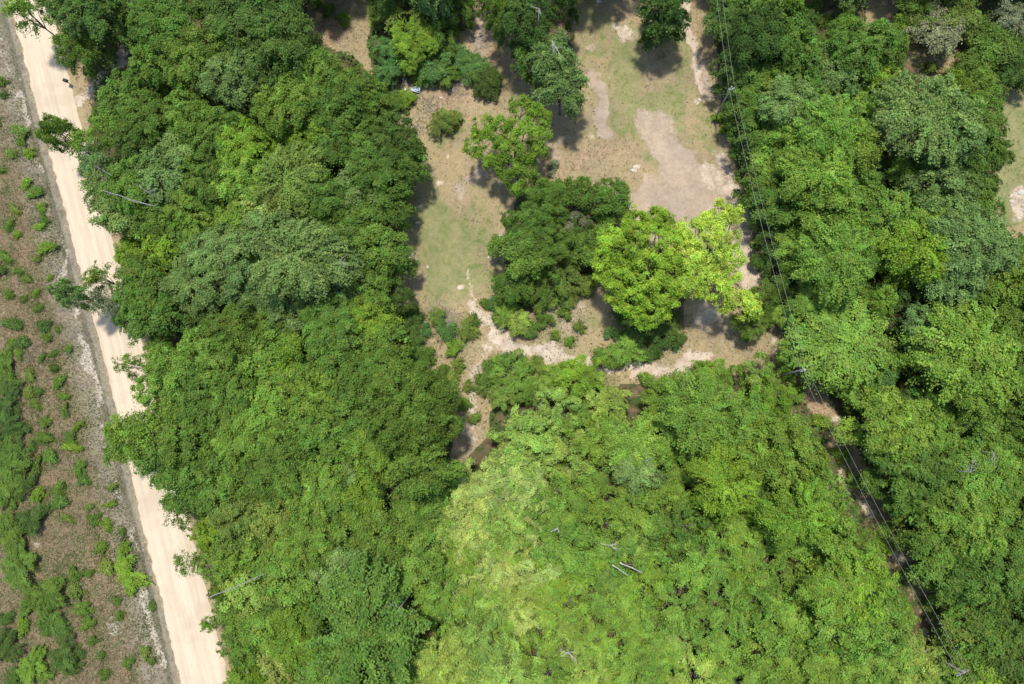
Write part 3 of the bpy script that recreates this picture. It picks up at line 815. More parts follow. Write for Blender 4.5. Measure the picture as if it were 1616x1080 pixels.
def clear_of_cut(x, y):
    P = [np.array(p, float) for p in WIRE_CUT]
    q = np.array([[x, y]], float)
    return min(seg_dist(q, P[i], P[i + 1])[0] for i in range(len(P) - 1)) > 30


def thicket_ok(x, y):
    return clear_of_cut(x, y) and not (705 < x < 775 and y < 740)


FILL_THICKET = [(700, 775), (780, 715), (850, 650), (1060, 625), (1180, 620), (1260, 650), (1320, 760), (1400, 880), (1450, 970), (1510, 1070), (1560, 1150), (640, 1150), (660, 1060), (680, 900), (650, 830)]
fill([(690, 760), (790, 710), (860, 760), (850, 980), (700, 980), (670, 850)], 32, 42, 4, 5.5, ['thicket'], 'ppvl', 300, .74)
fill(FILL_THICKET, 32, 50, 3.6, 5.2, ['thicket'], 'lllvkll', 1500, .98, keep=thicket_ok)
fill([(250, 600), (310, 820), (420, 1000), (660, 900), (640, 780), (620, 560), (600, 380), (560, 200), (450, 160), (280, 150), (200, 300), (240, 450)], 30, 42, 6.7, 7.4, ['oak', 'feather'], 'mmldg', 900, 1.06)
fill([(1180, -20), (1200, 250), (1260, 480), (1370, 640), (1460, 850), (1540, 1060), (1640, 1080), (1640, 420), (1540, 340), (1530, 150), (1380, 90), (1370, -20)], 30, 42, 6.7, 7.4, ['oak', 'feather'], 'mmldg', 900, 1.06)
# the wood goes on beyond the picture
fill([(90, -150), (1080, -150), (1000, -90), (930, -60), (760, -60), (100, -60)], 56, 70, 10, 13, ['oak', 'feather'], 'mdg', 300, 1)
fill([(1140, -150), (1750, -150), (1750, -50), (1140, -60)], 56, 70, 9, 12, ['oak', 'feather'], 'mdg', 300, 1)
fill([(1655, 380), (1760, 380), (1760, 1200), (1655, 1200)], 56, 70, 9, 12, ['oak', 'feather'], 'mdl', 300, 1)
fill([(430, 1120), (1700, 1120), (1700, 1190), (480, 1190)], 50, 62, 7, 10, ['oak', 'dense'], 'mlk', 300, 1)

# ------------------------------------------------------------------ low plants, one by one
LOW = """
5 130 12 m|8 150 10 d|0 195 9 k|30 205 14 o|36 222 12 m|46 240 12 k|42 290 13 k|55 305 13 m|64 325 12 k|70 345 12 m|62 358 10 k|2 300 10 k|5 270 8 m
28 372 9 k|76 392 15 k|74 6 8 m|10 405 16 m|0 430 18 d|78 438 8 k|45 440 12 o|15 465 10 m|38 472 9 m|58 462 10 m|60 485 12 m|20 512 15 d|70 512 14 d|72 532 12 m|35 540 16 d|82 558 11 m|107 551 12 m|85 580 12 d|48 592 14 o|5 580 24 m|12 610 20 d|93 602 12 m|100 625 11 m|45 620 12 o|55 640 12 m
12 640 22 d|104 648 11 m|15 675 26 d|70 665 12 m|125 672 9 k|38 680 14 d|72 690 14 m|108 692 14 m|114 706 15 k|15 710 24 m|20 735 26 m|50 705 12 d|80 720 14 m|125 738 16 m|130 760 16 m|40 760 22 d|62 782 14 k|90 770 16 m|92 792 17 m|10 775 30 m|50 820 26 d|15 845 34 m|148 817 13 m|166 830 11 k|156 843 14 m|105 820 10 o
158 867 14 m|118 874 13 m|195 862 14 k|198 885 18 k|205 908 20 k|208 925 16 k|168 895 17 o|98 900 13 k|120 905 17 m|30 890 36 m|75 935 26 m|50 955 20 m|122 935 16 o|130 960 18 m|185 946 10 m|8 975 18 d|80 960 20 d|85 985 24 m|38 990 18 k|12 975 8 k|140 985 14 m|190 972 9 m|226 988 14 k|150 1010 12 m|105 1030 24 d|52 1050 24 k|70 1065 16 m|20 1070 18 d|115 1055 16 d
164 1064 14 m|205 1048 13 m|210 1075 13 m|162 1034 7 m|240 957 8 m|240 1045 8 o|10 1020 24 d|230 1030 10 o|172 795 9 k|192 840 8 m|176 770 9 o|60 410 9 o|90 520 8 m|30 560 12 m|65 565 9 m|25 330 10 o|20 245 12 o|15 355 12 m|140 905 9 m|60 735 14 m|30 430 10 m|15 545 12 o|60 620 10 m|140 800 8 o
"""
CLEAR = """
697 195 20 o|715 188 12 o|641 155 12 k|618 160 14 m|608 125 14 b|632 165 10 m|705 522 13 b|716 549 11 k|740 520 13 o|650 505 15 d|655 530 14 d|668 520 9 b|648 548 16 d|655 570 18 m|672 560 12 m|690 500 11 o|745 505 9 m|700 590 10 m|712 600 9 o|805 572 13 b|780 478 8 b|768 480 7 m
1135 187 7 k|1143 205 5 k|812 508 22 v|838 520 12 m|965 527 10 b|985 555 24 l|975 562 15 m|1010 520 26 d|1040 512 24 d|1000 535 18 d|1035 545 12 d|1062 530 16 d|1065 545 6 b|1025 560 8 m|990 500 16 d|950 565 12 l|880 470 16 o|855 480 14 o|860 505 10 m|898 470 12 o|925 450 14 o|940 430 12 b|795 500 14 m
770 590 16 m|765 610 12 o|785 575 12 l|845 625 12 b|868 598 13 b|875 590 9 b|848 575 10 o|1200 385 10 v|1206 395 14 s|1205 378 8 k|1230 410 14 d|1215 420 14 g|1470 105 8 o|1380 150 10 o|745 110 20 b|728 90 16 b|768 128 22 d|756 105 18 b|775 145 12 d|685 105 26 b|665 120 14 m|700 118 20 m|672 95 12 m|1300 32 8 o|1285 12 10 o|730 105 10 b|540 30 9 k|520 15 8 o|500 8 8 k|505 100 9 m|545 120 8 o
735 640 7 k|748 660 6 o|742 610 7 o|725 575 8 o|900 540 6 l|875 530 6 l|890 495 8 l|915 515 7 o|1180 600 12 l|1140 590 9 l|1060 598 8 l|1020 600 8 l|1240 590 12 k|1255 620 12 l|1345 760 10 l|1330 715 9 k|1395 835 10 k|1440 905 9 o|1395 860 8 k|1470 960 9 o|1300 670 9 k|720 810 12 l|690 870 12 o|715 850 10 k|655 770 12 o
"""
def parse(txt): return [i.split() for i in txt.replace('\n', '|').split('|') if i.strip()]
for x, y, r, c in parse(LOW):
    r = float(r) * (.9 if float(r) > 18 else .6) * random.uniform(.8, 1.15)
    if random.random() < .12 and r < 9: continue
    root = plant(float(x), float(y), r, min(1.5, .25 + r * .05), 'bush', c, z_at=.5)
    q = random.uniform(.68, 1.3); root.scale.x *= q; root.scale.y /= q
    o = root.children[-1]
    k = {'k': .75, 'd': .7}.get(c, .64)
    o.color = (o.color[0] * k * 1.08, o.color[1] * k * .86, o.color[2] * k * 1.05, 1)
for x, y, r, c in parse(CLEAR):
    r = float(r) * 1.1
    plant(float(x), float(y), r, .4 + r * .085, 'bush', c, z_at=.5)

# ------------------------------------------------------------------ undergrowth, grass, litter (uncountable)
def stuff_leaves(name, pts, z, sizes, tint, label, cat, color, up=.8, aspect=.6, mat=None):
    n = len(pts)
    C = np.column_stack([pts, z])
    N = np.tile([0, 0, 1.0], (n, 1)) + rng.normal(0, up * .5, (n, 3))
    me = leaves_mesh(name, C, N, 1.0, aspect, up, tint)
    # rescale each leaf about its centre
    co = np.empty(n * 12, dtype=np.float32); me.vertices.foreach_get('co', co)
    co = co.reshape(n, 4, 3); ctr = C[:, None, :]
    co = ctr + (co - ctr) * sizes[:, None, None]
    me.vertices.foreach_set('co', co.ravel().astype(np.float32)); me.update()
    o = link(name, me); o.color = color
    tag(o, label, cat, kind='stuff')
    return o


def scatter(n, x0, x1, y0, y1):
    return np.column_stack([rng.uniform(x0, x1, n), rng.uniform(y0, y1, n)])


P = scatter(260000, -74, 70, -42, 66)
w = np.zeros(len(P), bool)
for poly in (WOOD_LEFT, WOOD_RIGHT, THICKET, CENTRE_CLUMP, BUSH_TOP, WOOD_NE): w |= in_poly(P, poly)
f = fnoise(P, .28, 50, 4)
w &= (f > .44) & (road_dist(P) > 1.6)
trk = np.zeros(len(P))
for pts, rr in (([(755, 720), (745, 650), (752, 590)], 26), ([(750, 490), (800, 540), (860, 560), (950, 583), (1060, 578), (1110, 572)], 22), (WIRE_CUT, 20), ([(1385, 155)], 16), ([(560, 735), (610, 765)], 16)):
    trk = np.maximum(trk, stroke(P, pts, rr, .6))
w &= trk < rng.random(len(P))
w &= ~in_poly(P, THICKET) | (rng.random(len(P)) < .4)
P = P[w]; f = f[w]
z = relief(P) + rng.random(len(P)) ** 1.5 * (.3 + (f - .44) * 9).clip(.3, 2.0)
tn = np.stack([.55 + fnoise(P, 1.2, 70, 3) * .9 * rng.uniform(.8, 1.2, len(P)), fnoise(P, .5, 80, 2), rng.random(len(P))], 1)
stuff_leaves('undergrowth', P, z, rng.uniform(.1, .24, len(P)), tn, 'low green undergrowth covering the floor of the woods', 'undergrowth', (.085, .16, .035, 1))

SCRUB = [(at(float(x), float(y)), float(r) * CAM_H / F_PX, c) for x, y, r, c in parse(LOW) + parse(CLEAR)]
# weeds and grass tufts in the open
P = scatter(150000, -80, 72, -42, 68)
P = np.vstack([P, scatter(90000, -85, -48, -42, 68)])
left = P[:, 0] < road_x(P[:, 1], ROAD_L) - .4
f = fnoise(P, .35, 90, 5)
wd = np.zeros(len(P), bool)
for poly in (WOOD_LEFT, WOOD_RIGHT, THICKET, CENTRE_CLUMP): wd |= in_poly(P, poly)
sandy = np.zeros(len(P))
for pts, rr in (([(1130, 250), (1150, 330), (1185, 440)], 34), ([(1035, 205), (1075, 270), (1090, 360)], 46), ([(750, 490), (800, 540), (860, 560), (950, 583), (1060, 578), (1110, 572)], 14),
                ([(940, 115), (957, 210)], 14), ([(1115, 495)], 40), ([(1030, 300), (1045, 350)], 40)):
    sandy = np.maximum(sandy, stroke(P, pts, rr, .5))
lawn = stroke(P, [(690, 350), (720, 440)], 60, .6)
ok = (~wd | (rng.random(len(P)) < .15)) & (road_dist(P) > .35) & (sandy < .3)
green = ok & np.where(left, (f > .53) & (P[:, 0] < road_x(P[:, 1], ROAD_L) - 1.2), f > .55) & (rng.random(len(P)) < np.where(left, .9, .13)) & (lawn < .5)
G = P[green]
extra = [np.column_stack([q.x + rng.normal(0, rr * .95, int(60 + 300 * rr)), q.y + rng.normal(0, rr * .7, int(60 + 300 * rr))]) for q, rr, c in SCRUB]
extra += [np.column_stack([at(x, y).x + rng.normal(0, rr, n_), at(x, y).y + rng.normal(0, rr, n_)]) for x, y, rr, n_ in
          ((650, 550, 2.2, 1500), (700, 540, 2.2, 1200), (905, 450, 2.5, 1800), (880, 620, 2.5, 1500), (950, 610, 2.5, 1200), (880, 510, 2.5, 700), (1350, 770, 1.6, 700), (1400, 850, 1.6, 700), (1450, 940, 1.6, 600), (755, 660, 1.5, 300), (660, 150, 2.5, 900), (520, 30, 3, 900), (1225, 590, 2, 700))]
extra = np.vstack(extra); extra = extra[(road_dist(extra) > .3) & (fnoise(extra, 1.1, 120, 3) > .42)]
G = np.vstack([G, extra])
tn = np.stack([rng.uniform(.6, 1.4, len(G)), fnoise(G, .3, 95, 2), rng.random(len(G))], 1)
stuff_leaves('weeds', G, relief(G) + rng.uniform(.02, .16, len(G)), rng.uniform(.05, .12, len(G)), tn, 'low green weeds growing through dead grass on the open ground', 'weeds', (.15, .175, .06, 1), .9)
dry = ok & ~green & (rng.random(len(P)) < np.where(left, .62, .33)) & (lawn < .6)
D = P[dry]
tn = np.stack([rng.uniform(.45, 1.35, len(D)), rng.random(len(D)), rng.random(len(D))], 1)
o = stuff_leaves('dry_grass', D, relief(D) + rng.uniform(.02, .22, len(D)), rng.uniform(.1, .26, len(D)), tn, 'dead straw and brown grass lying over the open ground', 'dry grass', (.26, .2, .11, 1), .7, .14)

# ------------------------------------------------------------------ power line
POLE_H = 9.3
pole_tops = [(1155, 137), (1269, 583), (1522, 1062)]
lab = ['weathered wooden power pole standing beside the pinkish drive at the wood edge', 'wooden power pole rising between the trees left of the worn footpath, wires meeting on it',
       'wooden power pole with a crossarm among treetops at the lower right edge']
wm = wood_mat('weathered_pole_wood', (.22, .195, .165), (.37, .34, .3))
metal = NT('galvanised_fitting', .45, .5); metal.b.inputs['Base Color'].default_value = (.4, .41, .42, 1); metal.b.inputs['Metallic'].default_value = .7
porc = NT('grey_insulator_glaze', .25, .5); porc.b.inputs['Base Color'].default_value = (.55, .56, .57, 1)
WM = NT('aluminium_wire', .6, .4); WM.b.inputs['Base Color'].default_value = (.3, .3, .29, 1); WM.b.inputs['Metallic'].default_value = .2


def lathe(name, prof, mat, parent, loc, seg=12):
    V = []; F = []
    for (r, z) in prof:
        for k in range(seg):
            a = 2 * math.pi * k / seg; V.append((r * math.cos(a), r * math.sin(a), z))
    for i in range(len(prof) - 1):
        for k in range(seg):
            F.append((i * seg + k, i * seg + (k + 1) % seg, (i + 1) * seg + (k + 1) % seg, (i + 1) * seg + k))
    F.append(tuple(range(seg))[::-1]); F.append(tuple((len(prof) - 1) * seg + k for k in range(seg)))
    me = bpy.data.meshes.new(name); me.from_pydata(V, [], F); me.materials.append(mat)
    me.polygons.foreach_set('use_smooth', np.ones(len(me.polygons), bool))
    o = link(name, me, parent); o.location = loc
    return o


def box(name, size, mat, parent, loc, rz=0.0):
    x, y, z = [v / 2 for v in size]; b = min(x, y, z) * .2
    V = []; 
    for sz in (-1, 1):
        for ins, zz in ((b, z) , (0, z - b)) if sz > 0 else ((0, z - b), (b, z)):
            pass
    rings = [(b, -z), (0, -z + b), (0, z - b), (b, z)]
    V = []
    for ins, zz in rings:
        V += [(-x + ins, -y + ins, zz), (x - ins, -y + ins, zz), (x - ins, y - ins, zz), (-x + ins, y - ins, zz)]
    F = [(3, 2, 1, 0), (12, 13, 14, 15)]
    for i in range(3):
        for k in range(4): F.append((i * 4 + k, i * 4 + (k + 1) % 4, i * 4 + 4 + (k + 1) % 4, i * 4 + 4 + k))
    me = bpy.data.meshes.new(name); me.from_pydata(V, [], F); me.materials.append(mat)
    o = link(name, me, parent); o.location = loc; o.rotation_euler = (0, 0, rz)
    return o


attach = []
for i, (x, y) in enumerate(pole_tops):
    p = at(x, y, POLE_H)
    gz = ground_z(p.x, p.y)
    root = empty('power_pole', (p.x, p.y, gz)); tag(root, lab[i], 'power pole', 'poles of the overhead power line')
    q0 = at(*pole_tops[max(0, i - 1)], POLE_H); q1 = at(*pole_tops[min(2, i + 1)], POLE_H)
    d = (q1 - q0).normalized(); side = Vector((-d.y, d.x, 0)); ang = math.atan2(side.y, side.x)
    lathe('shaft', [(.15, -.4), (.145, 1), (.13, 5), (.11, POLE_H - gz - .03), (.09, POLE_H - gz)], wm, root, (0, 0, 0))
    top = POLE_H - gz
    if i == 2:
        box('crossarm', (1.7, .08, .1), wm, root, Vector((0, 0, top - .45)) + d * .16, ang)
        box('brace', (1.2, .05, .05), metal.m, root, Vector((0, 0, top - .75)) + d * .14, ang)
        offs = [-.5, .5]
        zz = top - .3
    else:
        box('bracket', (.95, .07, .08), metal.m, root, Vector((0, 0, top - .35)) + d * .14, ang)
        offs = [-.38, .38]
        zz = top - .24
    row = []
    for s_ in offs:
        pos = Vector((side.x * s_, side.y * s_, zz)) + d * .14
        lathe('insulator', [(.03, -.09), (.05, -.04), (.075, -.02), (.04, .02), (.07, .05), (.035, .09), (.02, .12)], porc.m, root, pos, 10)
        row.append(root.location + pos + Vector((0, 0, .12)))
    attach.append(row)


def wire(a, b, sag, name, label, rad=.015, cat='power line', group='overhead power wires'):
    pts = [a.lerp(b, t / 30) - Vector((0, 0, sag * 4 * (t / 30) * (1 - t / 30))) for t in range(31)]
    me = tubes_mesh(name, [(pts, [rad] * 31)], WM.m, 5)
    tag(link(name, me), label, cat, group)


# the line also leaves the picture at the top
d01 = (attach[0][0] - attach[1][0]); up0 = at(1100, -330, POLE_H)
north = [Vector((up0.x - .4, up0.y, POLE_H)), Vector((up0.x + .4, up0.y, POLE_H))]
d0 = attach[0]
l0 = sorted(d0, key=lambda v: v.x)
a1 = sorted(attach[1], key=lambda v: v.x); a2 = sorted(attach[2], key=lambda v: v.x)
wire(north[0], l0[0], .8, 'overhead_wire', 'left wire leaving the first pole towards the top edge of the picture')
wire(north[1], l0[1], .8, 'overhead_wire', 'right wire leaving the first pole towards the top edge of the picture')
wire(l0[0], a1[0], .75, 'overhead_wire', 'left wire of the span from the drive-side pole to the middle pole')
wire(l0[1], a1[1], .75, 'overhead_wire', 'right wire of the span from the drive-side pole to the middle pole')
wire(a1[0], a2[0], .8, 'overhead_wire', 'left wire of the span from the middle pole down to the lower right pole')
wire(a1[1], a2[1], .8, 'overhead_wire', 'right wire of the span from the middle pole down to the lower right pole')
s0 = at(1660, 1300, POLE_H)
wire(a2[0], s0 + Vector((-.9, 0, 0)), .6, 'overhead_wire', 'left wire leaving the lower right pole towards the bottom edge of the picture')
wire(a2[1], s0 + Vector((.9, 0, 0)), .6, 'overhead_wire', 'right wire leaving the lower right pole towards the bottom edge of the picture')

# ------------------------------------------------------------------ dead wood
def rod(name, p0, p1, r0, r1, mat, label, cat, branches=0, seed=1, group=None, blen=.8):
    r = np.random.default_rng(seed)
    pts = bend(p0, p1, 6, .012, r)
    root = empty(name, pts[0])
    o = np.array(pts[0])
    link('trunk', tubes_mesh('trunk', [([p - o for p in pts], list(np.linspace(r0, r1, 7)))], mat, 6), root)
    L = np.linalg.norm(pts[-1] - pts[0])
    for k in range(branches):
        i = r.integers(2, 6)
        d = unit(unit(pts[-1] - pts[0]) + r.normal(0, .7, 3))
        e = pts[i] + d * L * .25 * blen * r.uniform(.4, 1)
        link('branch', tubes_mesh('branch', [(bend(pts[i] - o, e - o, 3, .08, r), [r1 * .9, r1 * .7, r1 * .5, r1 * .25])], mat, 5), root)
    tag(root, label, cat, group)


def A(x, y, z): return tuple(at(x, y, z))


rod('dead_tree', A(246, 326, 9.5), A(160, 300, 12.5), .09, .05, DEADG, 'long grey dead trunk leaning over the canopy beside the sand road, upper left', 'dead tree', 4, 3, blen=.5)
rod('dead_tree', A(330, 943, 10), A(420, 905, 8.5), .06, .045, DEADG, 'long grey dead trunk leaning across treetops near the road, lower left', 'dead tree', 3, 4, blen=.4)
rod('dead_tree', A(182, 280, 9.2), A(150, 262, 11), .05, .03, DEADG, 'short grey dead stem above the longer leaning dead trunk', 'dead tree', 2, 5)


def snag(x, y, z, rad, label, mat=DEAD, n=9, seed=0, up=.35, stem=None):
    """leafless branches that show at (x,y), z metres up, forking irregularly"""
    r = np.random.default_rng(seed + 40)
    z += .9
    c = np.array(at(x, y, z)); g = ground_z(c[0], c[1])
    root = empty('dead_tree', (c[0], c[1], g))
    h = c[2] - g
    R = rad * (CAM_H - z) / F_PX
    link('trunk', tubes_mesh('trunk', [(bend((0, 0, -.2), (0, 0, h), 4, .01, r), [.09, .08, .07, .06, .05])], mat, 6), root)
    bias = unit(np.array([*r.normal(0, 1, 2), 0]))
    def grow(p, d, l, rr, depth, out):
        e = p + d * l
        pts = bend(p, e, 3, .045, r)
        out.append((pts, [rr, rr * .8, rr * .65, rr * .45]))
        if depth == 0: return
        for _ in range(r.integers(2, 4)):
            i = r.integers(1, 4)
            grow(pts[i], unit(d + r.normal(0, .55, 3) * [1, 1, .5]), l * r.uniform(.4, .75), rr * .5, depth - 1, out)
    for k in range(max(3, n // 2)):
        a = r.uniform(0, 6.28)
        d = unit(np.array([math.cos(a), math.sin(a), r.uniform(-.1, 1) * up * 2]) + bias * r.uniform(0, 1.1))
        out = []
        grow(np.array([0, 0, h - .4 * r.random()]), d, R * r.uniform(.45, .95), .045, 2, out)
        link('branch', tubes_mesh('branch', out, mat, 4), root)
    tag(root, label, 'dead tree')


snag(897, 1031, 5.6, 15, 'small bleached dead tree spreading like a star in the low thicket', n=11, seed=1)
snag(1232, 812, 8.8, 24, 'white leafless branches poking out of the tree crown left of the wire cut', n=8, seed=2)
rod('dead_tree', A(966, 892, 6.6), A(992, 909, 6.2), .07, .03, DEAD, 'short bleached dead limb lying left of a longer one on the thicket', 'dead tree', 3, 21)
rod('dead_tree', A(978, 888, 6.8), A(1014, 905, 6.2), .08, .03, DEAD, 'longer bleached dead limb lying slanted on the thicket', 'dead tree', 5, 22)
snag(965, 862, 5.4, 12, 'small pale dead twigs in the thicket just above the fallen branches', n=8, seed=4)
snag(1532, 745, 10.8, 18, 'grey leafless branch fan in the right wood, far right', DEADG, 9, 5)
snag(535, 412, 12.8, 14, 'grey bare twigs at the right rim of the wide grey-green oak', DEADG, 9, 6)
snag(851, 14, 12.4, 18, 'white bare branches sticking out of the very dark tree at the top edge', DEAD, 7, 7)
snag(872, 66, 12.4, 22, 'bleached bare treetop in the dark tree above the yellow-green tree', DEAD, 9, 8)
snag(856, 626, 1.6, 22, 'pile of white dead brush beside the path bend in the lower clearing', DEAD, 14, 9, up=.2)
snag(1570, 715, 9.6, 14, 'small grey dead branches between crowns at the right, beside the leafless fan', DEADG, 7, 10)
snag(230, 302, 10.8, 20, 'silver bare twigs above the long leaning dead trunk', DEADG, 8, 11)
snag(630, 960, 10.5, 16, 'grey bare twigs on the right side of the wide lower oak', DEADG, 8, 12)
snag(880, 835, 6.4, 12, 'short white dead limbs on the thicket above the fallen branches', DEAD, 5, 13)
snag(1460, 125, 3.0, 9, 'small grey bare shrub beside the opening in the upper right bushes', DEADG, 8, 14)
snag(1270, 840, 8.0, 16, 'thin pale dead branch in the crown below the white leafless branches', DEAD, 5, 15)
snag(1462, 1035, 5.0, 16, 'pale dead branches low by the lower end of the wire cut', DEAD, 6, 16)
snag(1020, 728, 7.6, 12, 'grey bare twigs in the greyish tree in the middle of the thicket', DEADG, 7, 17)


def brush(x, y, rx, label, n=40, mat=DEADG, seed=0, cat='brush pile'):
    """heap of cut sticks lying on the ground: countable sticks are parts"""
    r = np.random.default_rng(seed + 90)
    c = np.array(at(x, y, 0)); g = ground_z(c[0], c[1])
    root = empty('brush_pile', (c[0], c[1], g)); R = rx * CAM_H / F_PX
    base_a = r.uniform(0, 3.14)
    for k in range(n):
        q = r.normal(0, R * .38, 2); a = base_a + r.normal(0, .7); l = r.uniform(.6, 2.0)
        zz = .05 + .5 * max(0, 1 - np.linalg.norm(q) / R) * r.random()
        p0 = np.array([q[0] - math.cos(a) * l / 2, q[1] - math.sin(a) * l / 2, zz]); p1 = np.array([q[0] + math.cos(a) * l / 2, q[1] + math.sin(a) * l / 2, zz + r.normal(0, .12)])
        rr = r.uniform(.012, .035)
        link('stick', tubes_mesh('stick', [(bend(p0, p1, 2, .05, r), [rr, rr * .8, rr * .5])], mat, 4), root)
    tag(root, label, cat)


brush(722, 138, 30, 'long heap of grey cut branches beside the bushes at the top of the clearing', 60, seed=1)
brush(680, 165, 22, 'scattered grey sticks left of the long heap of cut branches', 30, seed=2)
brush(662, 200, 20, 'loose grey twigs between the wood edge and the sparse green shrub', 26, DEADG, 3)
brush(637, 128, 10, 'small pile of pale twigs under the yellow-green bush', 16, DEAD, 4)
brush(690, 492, 28, 'grey heap of dead brush along the lower edge of the lawn', 50, DEADG, 5)
brush(712, 502, 18, 'dense grey twig heap just above the bluish green shrubs', 30, DEADG, 6)
brush(745, 520, 18, 'thin grey twigs beside the fork of the sandy paths', 24, DEADG, 7)
brush(760, 70, 24, 'scattered pale branches left of the tall dark trees', 30, DEADG, 8)
brush(925, 455, 20, 'grey dead brush at the lower edge of the central trees', 26, DEADG, 9)
brush(868, 500, 24, 'fine grey twigs lying on pinkish soil below the central trees', 26, DEADG, 10)
brush(780, 390, 14, 'grey twigs along the left edge of the central trees', 20, DEADG, 11)
brush(175, 675, 10, 'small grey twig heap at the edge of the sand road under the overhanging tree', 16, DEADG, 12)
brush(50, 560, 26, 'fallen grey sticks in the dead grass west of the road, middle', 18, DEADG, 13)
brush(20, 640, 22, 'grey sticks among dark shrubs at the left edge', 14, DEADG, 14)

# ------------------------------------------------------------------ mailbox, stump, barrel, rocks, spiky plant
blackp = NT('dull_black_paint', .5, .4); blackp.b.inputs['Base Color'].default_value = (.02, .02, .024, 1)
mb = empty('mailbox', A(112, 134, 0)); mb.rotation_euler = (0, 0, math.radians(-20))
tag(mb, 'black mailbox on a post at the road edge beside the driveway mouth', 'mailbox')
box('post', (.11, .11, 1.1), wm, mb, (0, 0, .5))
V = []; F = []; seg = 10; L_ = .62
for e in (-1, 1):
    V.append((e * L_ / 2, 0, 1.2))
    for k in range(seg + 1):
        a = math.pi * k / seg; V.append((e * L_ / 2, .24 * math.cos(a), 1.24 + .2 * math.sin(a)))
    V.append((e * L_ / 2, -.24, 1.06)); V.append((e * L_ / 2, .24, 1.06))
n_ = seg + 4
for k in range(1, n_ - 1): F.append((k, k + 1, n_ + k + 1, n_ + k))
F.append((n_ - 1, 1, n_ + 1, n_ + n_ - 1))
F.append(tuple(range(1, n_))[::-1]); F.append(tuple(range(n_ + 1, 2 * n_)))
me = bpy.data.meshes.new('box'); me.from_pydata(V, [], F); me.materials.append(blackp.m)
link('box', me, mb)
box('door', (.03, .44, .34), blackp.m, mb, (-L_ / 2 - .02, 0, 1.22))
red = NT('red_flag_paint', .5, .4); red.b.inputs['Base Color'].default_value = (.4, .03, .02, 1)
box('flag', (.16, .02, .07), red.m, mb, (.1, .26, 1.34))

blue = NT('pale_blue_plastic', .5, .4)
blue.l(blue.mix(blue.ss(blue.noise(4, 4), .35, .65), (.42, .52, .6), (.62, .7, .74)), blue.b.inputs['Base Color'])
tub = empty('plastic_tub', A(656, 141, .2)); tub.location.z = ground_z(tub.location.x, tub.location.y)
tag(tub, 'pale blue plastic tub lying among brush below the yellow-green bushes', 'tub')
o = lathe('shell', [(.02, 0), (.36, .02), (.42, .2), (.47, .38), (.5, .4), (.48, .43), (.44, .38), (.39, .2), (.33, .07), (.02, .06)], blue.m, tub, (0, 0, 0), 18)
o.scale = (1.35, .8, 1); o.rotation_euler = (.15, .2, -.4)
lathe('rim', [(.5, .39), (.53, .41), (.53, .44), (.49, .45), (.48, .42)], blue.m, tub, (0, 0, .01), 18).scale = (1.35, .8, 1)
tub.children[1].rotation_euler = (.15, .2, -.4)
wh = NT('white_plastic', .5, .4); wh.b.inputs['Base Color'].default_value = (.7, .71, .7, 1)
sc_ = empty('plastic_scrap', A(639, 141, 0)); sc_.location.z = ground_z(sc_.location.x, sc_.location.y) + .02
tag(sc_, 'small white plastic scrap on the ground left of the pale blue tub', 'litter')
o = lathe('lid', [(.02, 0), (.18, .0), (.2, .03), (.17, .06), (.02, .05)], wh.m, sc_, (0, 0, .05), 12); o.rotation_euler = (.3, .1, 0)

st_ = empty('tree_stump', A(193, 851, 0)); st_.location.z = ground_z(st_.location.x, st_.location.y)
tag(st_, 'small dark charred stump beside the ditch west of the sand road', 'stump')
chm = wood_mat('charred_wood', (.03, .028, .026), (.09, .08, .075))
lathe('bole', [(.38, -.1), (.28, .08), (.22, .3), (.2, .52), (.1, .47)], chm, st_, (0, 0, 0), 11)
o = link('root', tubes_mesh('root', [([(.1, 0, .1), (.5, .25, .08), (.85, .35, .0)], [.1, .07, .03])], chm, 6), st_)
o = link('root', tubes_mesh('root', [([(-.1, 0, .1), (-.4, -.35, .06), (-.6, -.55, .0)], [.1, .07, .03])], chm, 6), st_)

# pale spiny plant by the yellow-green tree: rosette of broad blades
def rosette(x, y, rad, code, label, name='agave_plant', n=46, heads=7):
    p = at(x, y, 0); r = np.random.default_rng(int(x))
    root = empty(name, (p.x, p.y, ground_z(p.x, p.y))); tag(root, label, 'plant')
    R = rad * CAM_H / F_PX
    for hd in range(heads):
        a0 = r.uniform(0, 6.28); o2 = np.array([math.cos(a0), math.sin(a0), 0]) * R * .62 * (0 if hd == 0 else r.uniform(.7, 1.1)) + np.array([0, 0, r.uniform(.2, .8)])
        V = []; F = []; T = []
        for k in range(n):
            a = k * 2.4; el = r.uniform(.1, 1.2); l = R * .5 * r.uniform(.7, 1.1)
            d = np.array([math.cos(a) * math.cos(el), math.sin(a) * math.cos(el), math.sin(el)]); s_ = np.array([-math.sin(a), math.cos(a), 0]) * l * .13
            b0 = len(V); dn = np.array([0, 0, -l * .12])
            V += [o2 - s_ * .6, o2 + s_ * .6, o2 + d * l * .5 + s_ + dn * .1, o2 + d * l * .5 - s_ + dn * .1, o2 + d * l + dn]
            F += [(b0, b0 + 1, b0 + 2, b0 + 3), (b0 + 3, b0 + 2, b0 + 4, b0 + 4)]
            t = r.uniform(.8, 1.2); T += [(t, r.random(), .5)] * 5
        me = bpy.data.meshes.new('leaf_rosette'); me.from_pydata([tuple(v) for v in V], [], [q if q[2] != q[3] else q[:3] for q in F])
        ca = me.color_attributes.new('tint', 'FLOAT_COLOR', 'POINT'); ca.data.foreach_set('color', np.column_stack([np.array(T), np.ones(len(T))]).astype(np.float32).ravel())
        me.materials.append(LEAF)
        o = link('leaf_rosette', me, root); o.color = (*PAL[code], 1)


